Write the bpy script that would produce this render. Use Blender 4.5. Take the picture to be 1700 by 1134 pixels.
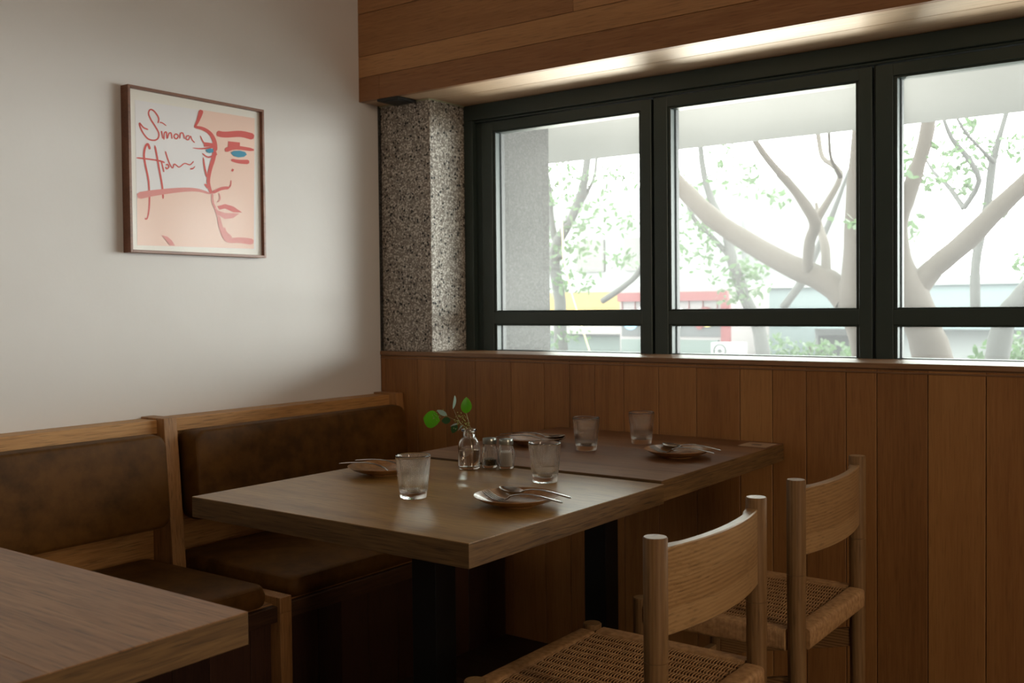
import bpy, bmesh, math, random
from mathutils import Vector, Matrix

# ---------------------------------------------------------------- camera, sky, exposure
sc = bpy.context.scene
for o in list(bpy.data.objects):
    bpy.data.objects.remove(o)
COL = sc.collection

YAW, PITCH, ROLL = 0.6325, -0.0239, -0.0101
def cam_matrix():
    cy, sy = math.cos(YAW), math.sin(YAW)
    f = Vector((-sy*math.cos(PITCH), cy*math.cos(PITCH), math.sin(PITCH)))
    r = Vector((cy, sy, 0)); u = r.cross(f)
    r2 = math.cos(ROLL)*r + math.sin(ROLL)*u
    u2 = -math.sin(ROLL)*r + math.cos(ROLL)*u
    m = Matrix((r2, u2, -f)).transposed().to_4x4()
    m.translation = Vector((2.728, -2.862, 1.16))
    return m
cam = bpy.data.cameras.new('camera')
camo = bpy.data.objects.new('camera', cam)
COL.objects.link(camo)
camo.matrix_world = cam_matrix()
cam.sensor_width = 36.0
cam.lens = 1685.7/1700*36.0
cam.shift_y = -17.5/1700
cam.clip_start = 0.05; cam.clip_end = 200
cam.dof.use_dof = True
cam.dof.focus_distance = 2.2
cam.dof.aperture_fstop = 7.0
sc.camera = camo

vs = sc.view_settings
sc.display_settings.display_device = 'sRGB'
vs.view_transform = 'Standard'; vs.look = 'None'; vs.gamma = 1.0; vs.use_curve_mapping = False
vs.exposure = 0.5

w = bpy.data.worlds.new('sky'); sc.world = w; w.use_nodes = True
bg = w.node_tree.nodes['Background']
SKY = 8.6
tc = w.node_tree.nodes.new('ShaderNodeTexCoord')
sx = w.node_tree.nodes.new('ShaderNodeSeparateXYZ')
cr = w.node_tree.nodes.new('ShaderNodeValToRGB')
w.node_tree.links.new(tc.outputs['Generated'], sx.inputs[0])
w.node_tree.links.new(sx.outputs[2], cr.inputs[0])
w.node_tree.links.new(cr.outputs[0], bg.inputs['Color'])
cr.color_ramp.elements[0].position = 0.0; cr.color_ramp.elements[0].color = (0.98, 1.0, 0.99, 1)
cr.color_ramp.elements[1].position = 0.6; cr.color_ramp.elements[1].color = (0.94, 1.0, 0.92, 1)
bg.inputs['Strength'].default_value = SKY

def area(name, loc, aim, sx_, sy_, power, color=(1, 1, 1), spread=math.pi):
    L = bpy.data.lights.new(name, 'AREA'); L.shape = 'RECTANGLE'
    L.size = sx_; L.size_y = sy_; L.energy = power; L.color = color; L.spread = spread
    o = bpy.data.objects.new(name, L); COL.objects.link(o)
    o.location = loc
    d = Vector(aim)-Vector(loc)
    o.rotation_euler = d.to_track_quat('-Z', 'Y').to_euler()
    return o
# lamp added outside for an assumed sun glint on the soffit over the window
area('assumed_glint_lamp', (-.95, 4.6, -1.5), (1.3, 0.0, 1.9), 2.2, 2.2, 40, (1.0, 0.95, 0.86), math.radians(70))
area('soffit_fill', (-.1, 2.6, 0.0), (1.4, 0.1, 1.9), 2.2, 0.9, 34, (1.0, 0.94, 0.86), math.radians(90))  # extra lamp added to brighten the soffit next to the window frame
# added warm fill lamp in front of the solid right wall
area('side_fill', (6.5, -2.9, 2.2), (0.0, -1.4, 1.75), 0.9, 2.6, 72, (1.0, 0.78, 0.56))
# hazy low sun past the end of the street
sun = bpy.data.lights.new('hazy_sun', 'SUN'); sun.energy = 2.5; sun.angle = math.radians(32); sun.color = (1.0, 0.98, 0.97)
suno = bpy.data.objects.new('hazy_sun', sun); COL.objects.link(suno)
SAZ, SEL = math.radians(43), math.radians(7)
suno.rotation_euler = Vector((-math.cos(SAZ)*math.cos(SEL), -math.sin(SAZ)*math.cos(SEL), -math.sin(SEL))).to_track_quat('-Z', 'Y').to_euler()
# sampling aid for the daylight through the window band
pt = area('window_portal', (1.78, 0.36, 1.45), (1.78, -2.0, 1.45), 3.1, 1.0, 1)
pt.data.cycles.is_portal = True

sc.cycles.max_bounces = 14
sc.cycles.diffuse_bounces = 5
sc.cycles.glossy_bounces = 5
sc.cycles.transmission_bounces = 12
sc.cycles.transparent_max_bounces = 16
sc.cycles.caustics_reflective = False
sc.cycles.caustics_refractive = True
sc.cycles.blur_glossy = 0.6
sc.cycles.sample_clamp_indirect = 6.0
sc.cycles.use_denoising = True

# ---------------------------------------------------------------- helpers
class MB:
    def __init__(s): s.v = []; s.f = []; s.m = []; s.tone = []
    def add(s, vs_, fs, mat=0, tone=None):
        b = len(s.v); s.v += [tuple(p) for p in vs_]
        for f in fs:
            s.f.append([i+b for i in f]); s.m.append(mat); s.tone.append(tone if tone is not None else 0.5)
        return s
    def box(s, x0, x1, y0, y1, z0, z1, mat=0, tone=None):
        v = [(x, y, z) for z in (z0, z1) for y in (y0, y1) for x in (x0, x1)]
        return s.add(v, [(0, 2, 3, 1), (4, 5, 7, 6), (0, 1, 5, 4), (2, 6, 7, 3), (0, 4, 6, 2), (1, 3, 7, 5)], mat, tone)
    def lathe(s, prof, n=32, c=(0, 0, 0), mat=0, flute=None, cap0=True, cap1=True):
        vs_ = []; fs = []
        for k, (r, z) in enumerate(prof):
            for i in range(n):
                a = 2*math.pi*i/n
                rr = r + (flute(k, a) if flute else 0)
                vs_.append((c[0]+rr*math.cos(a), c[1]+rr*math.sin(a), c[2]+z))
        for k in range(len(prof)-1):
            for i in range(n):
                j = (i+1) % n
                fs.append((k*n+i, k*n+j, (k+1)*n+j, (k+1)*n+i))
        if cap0: fs.append(tuple(range(n-1, -1, -1)))
        if cap1: fs.append(tuple((len(prof)-1)*n+i for i in range(n)))
        return s.add(vs_, fs, mat)
    def tube(s, pts, rad, n=6, mat=0, cap=True):
        pts = [Vector(p) for p in pts]
        if not hasattr(rad, '__len__'): rad = [rad]*len(pts)
        vs_ = []; fs = []
        up = None
        for i, p in enumerate(pts):
            d = (pts[min(i+1, len(pts)-1)]-pts[max(i-1, 0)])
            if d.length < 1e-9: d = Vector((0, 0, 1))
            d.normalize()
            if up is None:
                up = Vector((0, 0, 1)) if abs(d.z) < .9 else Vector((1, 0, 0))
            a = d.cross(up)
            if a.length < 1e-4: a = d.cross(Vector((0, 1, 0.1)))
            a.normalize(); b = a.cross(d); up = b
            for k in range(n):
                t = 2*math.pi*k/n
                vs_.append(p+rad[i]*(math.cos(t)*a+math.sin(t)*b))
        for i in range(len(pts)-1):
            for k in range(n):
                j = (k+1) % n
                fs.append((i*n+k, i*n+j, (i+1)*n+j, (i+1)*n+k))
        if cap:
            fs.append(tuple(range(n-1, -1, -1))); fs.append(tuple((len(pts)-1)*n+k for k in range(n)))
        return s.add(vs_, fs, mat)
    def loft(s, rings, mat=0, cap=True, closed=True):
        n = len(rings[0]); vs_ = [p for r in rings for p in r]; fs = []
        for i in range(len(rings)-1):
            for k in range(n if closed else n-1):
                j = (k+1) % n
                fs.append((i*n+k, i*n+j, (i+1)*n+j, (i+1)*n+k))
        if cap:
            fs.append(tuple(range(n-1, -1, -1))); fs.append(tuple((len(rings)-1)*n+k for k in range(n)))
        return s.add(vs_, fs, mat)
    def build(s, name, mats, parent=None, smooth=False, bevel=0, seg=2, label=None, fix=True):
        me = bpy.data.meshes.new(name)
        me.from_pydata(s.v, [], s.f)
        if not isinstance(mats, (list, tuple)): mats = [mats]
        for m in mats: me.materials.append(m)
        for p, mi in zip(me.polygons, s.m):
            p.material_index = mi; p.use_smooth = smooth
        at = me.attributes.new('tone', 'FLOAT', 'FACE')
        at.data.foreach_set('value', s.tone)
        me.update()
        if fix:
            bm = bmesh.new(); bm.from_mesh(me); bmesh.ops.recalc_face_normals(bm, faces=bm.faces); bm.to_mesh(me); bm.free()
        o = bpy.data.objects.new(name, me); COL.objects.link(o)
        if parent is not None: o.parent = parent
        if bevel:
            b = o.modifiers.new('bevel', 'BEVEL'); b.width = bevel; b.segments = seg; b.limit_method = 'ANGLE'; b.angle_limit = math.radians(40)
            b.harden_normals = False
        if smooth:
            try:
                me.set_sharp_from_angle(angle=math.radians(42))
            except Exception: pass
        if label: o['label'] = label
        return o

def tag(o, label, cat, group=None, kind=None):
    if label: o['label'] = label
    if cat: o['category'] = cat
    if group: o['group'] = group
    if kind: o['kind'] = kind
    return o
def struct(o, label=None):
    o['kind'] = 'structure'
    if label: o['label'] = label
    return o
def thing(name, loc, label, cat, group=None, rz=0):
    o = bpy.data.objects.new(name, None); COL.objects.link(o); o.location = loc; o.rotation_euler = (0, 0, rz)
    o.empty_display_size = 0.05
    return tag(o, label, cat, group)
def copy_thing(r, loc, rz, label, group=None):
    c = r.copy(); COL.objects.link(c); c.location = loc; c.rotation_euler = (0, 0, rz)
    c['label'] = label
    if group: c['group'] = group
    def rec(a, b):
        for ch in list(a.children):
            d = ch.copy(); COL.objects.link(d); d.parent = b; rec(ch, d)
    rec(r, c)
    return c

# ---------------------------------------------------------------- materials
def newmat(name):
    m = bpy.data.materials.new(name); m.use_nodes = True
    nt = m.node_tree; b = nt.nodes['Principled BSDF']
    return m, nt, b
def N(nt, t, **kw):
    n = nt.nodes.new(t)
    for k, v in kw.items(): setattr(n, k, v)
    return n
def plain(name, col, rough=.5, metal=0, spec=.5, bump=0, bscale=200, coat=0):
    m, nt, b = newmat(name)
    b.inputs['Base Color'].default_value = (*col, 1); b.inputs['Roughness'].default_value = rough
    b.inputs['Metallic'].default_value = metal; b.inputs['Specular IOR Level'].default_value = spec
    b.inputs['Coat Weight'].default_value = coat
    if bump:
        tcn = N(nt, 'ShaderNodeTexCoord'); no = N(nt, 'ShaderNodeTexNoise'); bp = N(nt, 'ShaderNodeBump')
        no.inputs['Scale'].default_value = bscale; bp.inputs['Strength'].default_value = bump; bp.inputs['Distance'].default_value = .001
        nt.links.new(tcn.outputs['Object'], no.inputs['Vector']); nt.links.new(no.outputs[0], bp.inputs['Height']); nt.links.new(bp.outputs[0], b.inputs['Normal'])
    return m
def wood(name, dark, mid, light, axis='X', rough=.45, gs=1.0, contrast=1.0, tone=.5, spec=.5, pores=.5, rings=.0):
    """long grain along the given axis of the object, with pores and a per-board tone attribute"""
    m, nt, b = newmat(name); L = nt.links
    tcn = N(nt, 'ShaderNodeTexCoord')
    at = N(nt, 'ShaderNodeAttribute', attribute_name='tone')
    off = N(nt, 'ShaderNodeVectorMath', operation='SCALE'); cmb = N(nt, 'ShaderNodeCombineXYZ')
    for i in range(3): L.new(at.outputs['Fac'], cmb.inputs[i])
    L.new(cmb.outputs[0], off.inputs[0]); off.inputs['Scale'].default_value = 37.0
    ad = N(nt, 'ShaderNodeVectorMath', operation='ADD'); L.new(tcn.outputs['Object'], ad.inputs[0]); L.new(off.outputs[0], ad.inputs[1])
    def mapn(al, ac):
        mp = N(nt, 'ShaderNodeMapping')
        s = [ac*gs]*3; s['XYZ'.index(axis)] = al*gs
        mp.inputs['Scale'].default_value = s; L.new(ad.outputs[0], mp.inputs['Vector']); return mp
    def noise(mp, sc_, det, dist=0):
        n = N(nt, 'ShaderNodeTexNoise'); n.inputs['Scale'].default_value = sc_; n.inputs['Detail'].default_value = det
        n.inputs['Distortion'].default_value = dist; L.new(mp.outputs[0], n.inputs['Vector']); return n
    n1 = noise(mapn(.9, 11), 1.0, 4, .5)
    n2 = noise(mapn(9, 190), 1.0, 3, .3)
    n3 = noise(mapn(14, 270), 1.0, 2)
    wv = N(nt, 'ShaderNodeTexWave', wave_type='BANDS', bands_direction={'X': 'Z', 'Y': 'Z', 'Z': 'X'}[axis]); wv.inputs['Scale'].default_value = 42.0
    wv.inputs['Distortion'].default_value = 9.0; wv.inputs['Detail'].default_value = 1.5; wv.inputs['Detail Scale'].default_value = .45
    L.new(mapn(.13, 1.0).outputs[0], wv.inputs['Vector'])
    def math2(op, a, c, v=None):
        x = N(nt, 'ShaderNodeMath', operation=op)
        L.new(a, x.inputs[0])
        if v is None: L.new(c, x.inputs[1])
        else: x.inputs[1].default_value = v
        return x.outputs[0]
    def sc1(o, k): return math2('MULTIPLY', math2('SUBTRACT', o, None, .5), None, k)
    s = math2('ADD', sc1(n1.outputs[0], 1.1*contrast), sc1(n2.outputs[0], .9*contrast))
    if rings: s = math2('ADD', s, sc1(wv.outputs[0], rings))
    s = math2('ADD', s, sc1(at.outputs['Fac'], tone))
    s = math2('ADD', s, None, .5)
    cr_ = N(nt, 'ShaderNodeValToRGB'); e = cr_.color_ramp.elements
    e[0].position = .1; e[0].color = (*dark, 1); e[1].position = .9; e[1].color = (*light, 1)
    q = cr_.color_ramp.elements.new(.5); q.color = (*mid, 1)
    L.new(s, cr_.inputs[0])
    pr = N(nt, 'ShaderNodeValToRGB'); pr.color_ramp.elements[0].position = .30; pr.color_ramp.elements[0].color = (1-pores,)*3+(1,)
    pr.color_ramp.elements[1].position = .44; pr.color_ramp.elements[1].color = (1, 1, 1, 1)
    L.new(n3.outputs[0], pr.inputs[0])
    mx = N(nt, 'ShaderNodeMix', data_type='RGBA', blend_type='MULTIPLY'); mx.inputs[0].default_value = 1
    L.new(cr_.outputs[0], mx.inputs[6]); L.new(pr.outputs[0], mx.inputs[7])
    L.new(mx.outputs[2], b.inputs['Base Color'])
    b.inputs['Roughness'].default_value = rough; b.inputs['Specular IOR Level'].default_value = spec
    bp = N(nt, 'ShaderNodeBump'); bp.inputs['Strength'].default_value = .25; bp.inputs['Distance'].default_value = .0006
    hs = math2('ADD', n3.outputs[0], n2.outputs[0]); L.new(hs, bp.inputs['Height']); L.new(bp.outputs[0], b.inputs['Normal'])
    return m

M = {}
M['table'] = wood('table_wood', (0.1655, 0.0757, 0.0178), (0.3183, 0.1704, 0.0461), (0.4329, 0.2524, 0.0743), 'X', rough=.35, contrast=1.05, tone=.5, pores=.55)
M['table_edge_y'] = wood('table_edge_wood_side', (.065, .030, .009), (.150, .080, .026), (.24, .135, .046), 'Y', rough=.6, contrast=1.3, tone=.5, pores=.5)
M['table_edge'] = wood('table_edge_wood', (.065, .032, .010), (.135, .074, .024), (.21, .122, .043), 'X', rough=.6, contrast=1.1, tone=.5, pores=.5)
M['table_b'] = wood('table_wood_reddish', (0.1346, 0.0531, 0.0190), (0.2356, 0.1097, 0.0428), (0.3366, 0.1829, 0.0762), 'X', rough=.40, contrast=1.0, tone=.9, pores=.4, spec=.7)
M['table_c'] = wood('table_wood_open_grain', (0.1620, 0.0611, 0.0205), (0.3240, 0.1529, 0.0559), (0.4725, 0.2470, 0.1024), 'X', rough=.42, contrast=.95, tone=.6, pores=.45)
M['plank'] = wood('wainscot_wood', (0.1748, 0.0682, 0.0179), (0.3214, 0.1402, 0.0403), (0.4399, 0.2133, 0.0667), 'Z', rough=.5, contrast=.55, tone=.65, pores=.18)
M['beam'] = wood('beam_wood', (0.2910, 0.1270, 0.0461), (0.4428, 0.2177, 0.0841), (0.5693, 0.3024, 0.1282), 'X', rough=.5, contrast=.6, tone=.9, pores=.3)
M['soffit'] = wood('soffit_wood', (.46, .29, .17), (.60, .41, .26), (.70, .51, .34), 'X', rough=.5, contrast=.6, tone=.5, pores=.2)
M['sill'] = wood('sill_wood', (.16, .075, .032), (.27, .14, .065), (.36, .21, .11), 'X', rough=.38, contrast=.6, tone=.5, pores=.3)
M['bench'] = wood('bench_wood', (0.2592, 0.1155, 0.0363), (0.5022, 0.2558, 0.0858), (0.6642, 0.3795, 0.1485), 'Y', rough=.5, contrast=.9, tone=.6, pores=.4)
M['bench_v'] = wood('bench_wood_upright', (0.2080, 0.0910, 0.0286), (0.3770, 0.1820, 0.0624), (0.5070, 0.2730, 0.1105), 'Z', rough=.5, contrast=.8, tone=.6, pores=.4)
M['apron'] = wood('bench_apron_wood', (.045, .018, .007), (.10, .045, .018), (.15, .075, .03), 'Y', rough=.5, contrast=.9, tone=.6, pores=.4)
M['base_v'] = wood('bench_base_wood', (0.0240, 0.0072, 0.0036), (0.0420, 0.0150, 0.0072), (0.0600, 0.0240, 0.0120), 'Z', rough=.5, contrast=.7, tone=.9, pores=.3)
M['ash'] = wood('ash_wood_upright', (0.1566, 0.0778, 0.0276), (0.2304, 0.1265, 0.0495), (0.2765, 0.1634, 0.0699), 'Z', rough=.6, contrast=.5, tone=.3, pores=.3, rings=.3, spec=.3)
M['ash_y'] = wood('ash_wood_back', (0.2567, 0.1377, 0.0518), (0.4140, 0.2486, 0.1102), (0.4968, 0.3213, 0.1555), 'Y', rough=.36, contrast=.5, tone=.6, pores=.3, rings=.25)
M['ash_x'] = wood('ash_wood_rail', (0.1620, 0.0729, 0.0225), (0.2820, 0.1458, 0.0540), (0.3480, 0.1944, 0.0765), 'X', rough=.5, contrast=.6, tone=.3, pores=.3, rings=.6)
M['floor'] = wood('floor_wood', (0.0270, 0.0132, 0.0072), (0.0480, 0.0240, 0.0132), (0.0720, 0.0390, 0.0216), 'X', rough=.5, contrast=.8, tone=.6)
M['frame_wood'] = wood('picture_frame_wood', (.13, .045, .022), (.22, .085, .042), (.30, .13, .07), 'Y', rough=.4, contrast=.7, pores=.3)
M['black'] = plain('black_steel', (.008, .008, .009), .5, 0, .3)
M['blackplastic'] = plain('black_plastic', (.012, .013, .013), .5)
M['win'] = plain('dark_green_window_paint', (.034, .053, .049), .42, 0, .5)
M['plate'] = None
M['steel'] = plain('cutlery_steel', (.40, .38, .36), .16, 1.0)
M['lid'] = plain('shaker_lid_metal', (.36, .38, .35), .3, 1.0)
M['mat_paper'] = plain('picture_mat_paper', (.80, .77, .72), .8)
M['print'] = plain('print_paper', (.78, .76, .78), .75)
M['ink_d'] = plain('red_ink', (.62, .10, .09), .7)
M['ink_p'] = plain('pink_ink', (.70, .26, .24), .7)
M['ink_b'] = plain('blue_ink', (.045, .26, .40), .7)
M['skin'] = plain('peach_print_tone', (.84, .60, .51), .75)
M['outlet'] = plain('pale_outlet_wood', (.50, .36, .25), .5)
M['slot'] = plain('outlet_slot_dark', (.05, .03, .02), .5)
M['concrete'] = plain('street_concrete', (.16, .16, .16), .9)

# glazed plate
m, nt, b = newmat('brown_glaze'); M['plate'] = m
tcn = N(nt, 'ShaderNodeTexCoord'); no = N(nt, 'ShaderNodeTexNoise'); no.inputs['Scale'].default_value = 60; no.inputs['Detail'].default_value = 5
cr1 = N(nt, 'ShaderNodeValToRGB'); cr1.color_ramp.elements[0].color = (.25, .115, .036, 1); cr1.color_ramp.elements[1].color = (.40, .21, .085, 1)
cr1.color_ramp.elements[0].position = .35; cr1.color_ramp.elements[1].position = .65
nt.links.new(tcn.outputs['Object'], no.inputs['Vector']); nt.links.new(no.outputs[0], cr1.inputs[0]); nt.links.new(cr1.outputs[0], b.inputs['Base Color'])
b.inputs['Roughness'].default_value = .3; b.inputs['Coat Weight'].default_value = .35; b.inputs['Coat Roughness'].default_value = .12

# leather
m, nt, b = newmat('brown_leather'); M['leather'] = m
tcn = N(nt, 'ShaderNodeTexCoord'); no = N(nt, 'ShaderNodeTexNoise'); no.inputs['Scale'].default_value = 22; no.inputs['Detail'].default_value = 6; no.inputs['Roughness'].default_value = .6
n2 = N(nt, 'ShaderNodeTexNoise'); n2.inputs['Scale'].default_value = 5
ad = N(nt, 'ShaderNodeMath', operation='ADD'); nt.links.new(no.outputs[0], ad.inputs[0]); nt.links.new(n2.outputs[0], ad.inputs[1])
hf = N(nt, 'ShaderNodeMath', operation='MULTIPLY'); hf.inputs[1].default_value = .5; nt.links.new(ad.outputs[0], hf.inputs[0])
cr1 = N(nt, 'ShaderNodeValToRGB'); cr1.color_ramp.elements[0].color = (.058, .024, .004, 1); cr1.color_ramp.elements[1].color = (.135, .058, .011, 1)
cr1.color_ramp.elements[0].position = .38; cr1.color_ramp.elements[1].position = .62
nt.links.new(tcn.outputs['Object'], no.inputs['Vector']); nt.links.new(tcn.outputs['Object'], n2.inputs['Vector']); nt.links.new(hf.outputs[0], cr1.inputs[0]); nt.links.new(cr1.outputs[0], b.inputs['Base Color'])
b.inputs['Roughness'].default_value = .55; b.inputs['Specular IOR Level'].default_value = .18
vo = N(nt, 'ShaderNodeTexVoronoi'); vo.inputs['Scale'].default_value = 700; bp = N(nt, 'ShaderNodeBump'); bp.inputs['Strength'].default_value = .12; bp.inputs['Distance'].default_value = .0005
nt.links.new(tcn.outputs['Object'], vo.inputs['Vector']); nt.links.new(vo.outputs[0], bp.inputs['Height']); nt.links.new(bp.outputs[0], b.inputs['Normal'])

# plaster
m, nt, b = newmat('pale_plaster'); M['plaster'] = m
tcn = N(nt, 'ShaderNodeTexCoord'); no = N(nt, 'ShaderNodeTexNoise'); no.inputs['Scale'].default_value = 1.6; no.inputs['Detail'].default_value = 6
cr1 = N(nt, 'ShaderNodeValToRGB'); cr1.color_ramp.elements[0].color = (.675, .65, .635, 1); cr1.color_ramp.elements[1].color = (.745, .725, .715, 1)
cr1.color_ramp.elements[0].position = .3; cr1.color_ramp.elements[1].position = .7
nt.links.new(tcn.outputs['Object'], no.inputs['Vector']); nt.links.new(no.outputs[0], cr1.inputs[0]); nt.links.new(cr1.outputs[0], b.inputs['Base Color'])
b.inputs['Roughness'].default_value = .75
n2 = N(nt, 'ShaderNodeTexNoise'); n2.inputs['Scale'].default_value = 7; n2.inputs['Detail'].default_value = 8; bp = N(nt, 'ShaderNodeBump'); bp.inputs['Strength'].default_value = .35; bp.inputs['Distance'].default_value = .006
nt.links.new(tcn.outputs['Object'], n2.inputs['Vector']); nt.links.new(n2.outputs[0], bp.inputs['Height']); nt.links.new(bp.outputs[0], b.inputs['Normal'])

# washed pebble render of the pillar
m, nt, b = newmat('pebble_render'); M['terrazzo'] = m
tcn = N(nt, 'ShaderNodeTexCoord')
v1 = N(nt, 'ShaderNodeTexVoronoi'); v1.inputs['Scale'].default_value = 190
v2 = N(nt, 'ShaderNodeTexVoronoi'); v2.inputs['Scale'].default_value = 80
v1e = N(nt, 'ShaderNodeTexVoronoi', feature='DISTANCE_TO_EDGE'); v1e.inputs['Scale'].default_value = 190
for v in (v1, v2, v1e): nt.links.new(tcn.outputs['Object'], v.inputs['Vector'])
s1 = N(nt, 'ShaderNodeSeparateColor'); nt.links.new(v1.outputs['Color'], s1.inputs[0])
c1 = N(nt, 'ShaderNodeValToRGB'); c1.color_ramp.interpolation = 'CONSTANT'
el = c1.color_ramp.elements; el[0].position = 0; el[0].color = (.26, .23, .20, 1); el[1].position = .38; el[1].color = (.40, .37, .33, 1)
e = el.new(.62); e.color = (.68, .65, .60, 1); e = el.new(.9); e.color = (.2, .18, .165, 1)
nt.links.new(s1.outputs[0], c1.inputs[0])
ce = N(nt, 'ShaderNodeValToRGB'); ce.color_ramp.elements[0].position = .02; ce.color_ramp.elements[1].position = .12
ce.color_ramp.elements[0].color = (.55, .5, .45, 1)
nt.links.new(v1e.outputs['Distance'], ce.inputs[0])
mx = N(nt, 'ShaderNodeMix', data_type='RGBA', blend_type='MULTIPLY'); mx.inputs[0].default_value = 1
nt.links.new(c1.outputs[0], mx.inputs[6]); nt.links.new(ce.outputs[0], mx.inputs[7])
s2 = N(nt, 'ShaderNodeSeparateColor'); nt.links.new(v2.outputs['Color'], s2.inputs[0])
gt = N(nt, 'ShaderNodeMath', operation='GREATER_THAN'); gt.inputs[1].default_value = .80; nt.links.new(s2.outputs[1], gt.inputs[0])
lt = N(nt, 'ShaderNodeMath', operation='LESS_THAN'); lt.inputs[1].default_value = .42; nt.links.new(v2.outputs['Distance'], lt.inputs[0])
ml = N(nt, 'ShaderNodeMath', operation='MULTIPLY'); nt.links.new(gt.outputs[0], ml.inputs[0]); nt.links.new(lt.outputs[0], ml.inputs[1])
mx2 = N(nt, 'ShaderNodeMix', data_type='RGBA'); nt.links.new(ml.outputs[0], mx2.inputs[0]); nt.links.new(mx.outputs[2], mx2.inputs[6]); mx2.inputs[7].default_value = (.018, .018, .018, 1)
nt.links.new(mx2.outputs[2], b.inputs['Base Color']); b.inputs['Roughness'].default_value = .7
bp = N(nt, 'ShaderNodeBump'); bp.inputs['Strength'].default_value = .5; bp.inputs['Distance'].default_value = .0015
nt.links.new(v1e.outputs['Distance'], bp.inputs['Height']); nt.links.new(bp.outputs[0], b.inputs['Normal'])

# the same render outside, colour dimmed to offset the stronger daylight there
M['terrazzo_out'] = M['terrazzo'].copy(); M['terrazzo_out'].name = 'dimmed_pebble_render'
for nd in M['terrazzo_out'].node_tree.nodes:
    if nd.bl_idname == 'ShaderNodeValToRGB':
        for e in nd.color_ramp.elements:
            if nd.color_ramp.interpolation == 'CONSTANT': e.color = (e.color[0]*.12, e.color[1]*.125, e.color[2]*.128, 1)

# window glass: thin pane, with a translucent veil put in as haze over the view
m = bpy.data.materials.new('hazed_window_glass'); m.use_nodes = True; M['pane'] = m
nt = m.node_tree; nt.nodes.remove(nt.nodes['Principled BSDF']); out = nt.nodes['Material Output']
tr = N(nt, 'ShaderNodeBsdfTransparent'); tr.inputs[0].default_value = (.93, .96, .94, 1)
gl = N(nt, 'ShaderNodeBsdfGlossy'); gl.inputs['Roughness'].default_value = .02
lw = N(nt, 'ShaderNodeLayerWeight'); lw.inputs['Blend'].default_value = .5
pw = N(nt, 'ShaderNodeMath', operation='POWER'); pw.inputs[1].default_value = 5; nt.links.new(lw.outputs['Facing'], pw.inputs[0])
fr = N(nt, 'ShaderNodeMath', operation='MULTIPLY_ADD'); fr.inputs[1].default_value = .9; fr.inputs[2].default_value = .03; nt.links.new(pw.outputs[0], fr.inputs[0])
mxs = N(nt, 'ShaderNodeMixShader'); nt.links.new(fr.outputs[0], mxs.inputs[0]); nt.links.new(tr.outputs[0], mxs.inputs[1]); nt.links.new(gl.outputs[0], mxs.inputs[2])
dt = N(nt, 'ShaderNodeBsdfTranslucent'); dt.inputs[0].default_value = (.95, .95, .95, 1)
tcn = N(nt, 'ShaderNodeTexCoord'); no = N(nt, 'ShaderNodeTexNoise'); no.inputs['Scale'].default_value = 2.5; no.inputs['Detail'].default_value = 8
mr = N(nt, 'ShaderNodeMapRange'); mr.inputs[1].default_value = .3; mr.inputs[2].default_value = .7; mr.inputs[3].default_value = .03; mr.inputs[4].default_value = .05
nt.links.new(tcn.outputs['Object'], no.inputs['Vector']); nt.links.new(no.outputs[0], mr.inputs[0])
mx3 = N(nt, 'ShaderNodeMixShader'); nt.links.new(mr.outputs[0], mx3.inputs[0]); nt.links.new(mxs.outputs[0], mx3.inputs[1]); nt.links.new(dt.outputs[0], mx3.inputs[2])
nt.links.new(mx3.outputs[0], out.inputs[0])

def glassmat(name, col, rough=0.0, ior=1.45):
    m = bpy.data.materials.new(name); m.use_nodes = True; nt = m.node_tree
    b = nt.nodes['Principled BSDF']; b.inputs['Base Color'].default_value = (*col, 1)
    b.inputs['Transmission Weight'].default_value = 1; b.inputs['Roughness'].default_value = rough; b.inputs['IOR'].default_value = ior
    return m
M['glass'] = glassmat('clear_glass', (.97, .98, .97))
M['water'] = glassmat('water', (.98, .99, .98), 0, 1.33)
m, nt, b = newmat('picture_glazing'); M['glazing'] = m   # clear sheet over the print
nt.nodes.remove(b); tr = N(nt, 'ShaderNodeBsdfTransparent'); gl = N(nt, 'ShaderNodeBsdfGlossy'); gl.inputs['Roughness'].default_value = .15
mxs = N(nt, 'ShaderNodeMixShader'); mxs.inputs[0].default_value = .006; nt.links.new(tr.outputs[0], mxs.inputs[1]); nt.links.new(gl.outputs[0], mxs.inputs[2]); nt.links.new(mxs.outputs[0], nt.nodes['Material Output'].inputs[0])

# paper cord
m, nt, b = newmat('paper_cord'); M['cord'] = m
tcn = N(nt, 'ShaderNodeTexCoord'); no = N(nt, 'ShaderNodeTexNoise'); no.inputs['Scale'].default_value = 90; no.inputs['Detail'].default_value = 3
cr1 = N(nt, 'ShaderNodeValToRGB'); cr1.color_ramp.elements[0].color = (.30, .155, .058, 1); cr1.color_ramp.elements[1].color = (.50, .29, .125, 1)
cr1.color_ramp.elements[0].position = .3; cr1.color_ramp.elements[1].position = .7
nt.links.new(tcn.outputs['Object'], no.inputs['Vector']); nt.links.new(no.outputs[0], cr1.inputs[0]); nt.links.new(cr1.outputs[0], b.inputs['Base Color'])
b.inputs['Roughness'].default_value = .65

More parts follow.
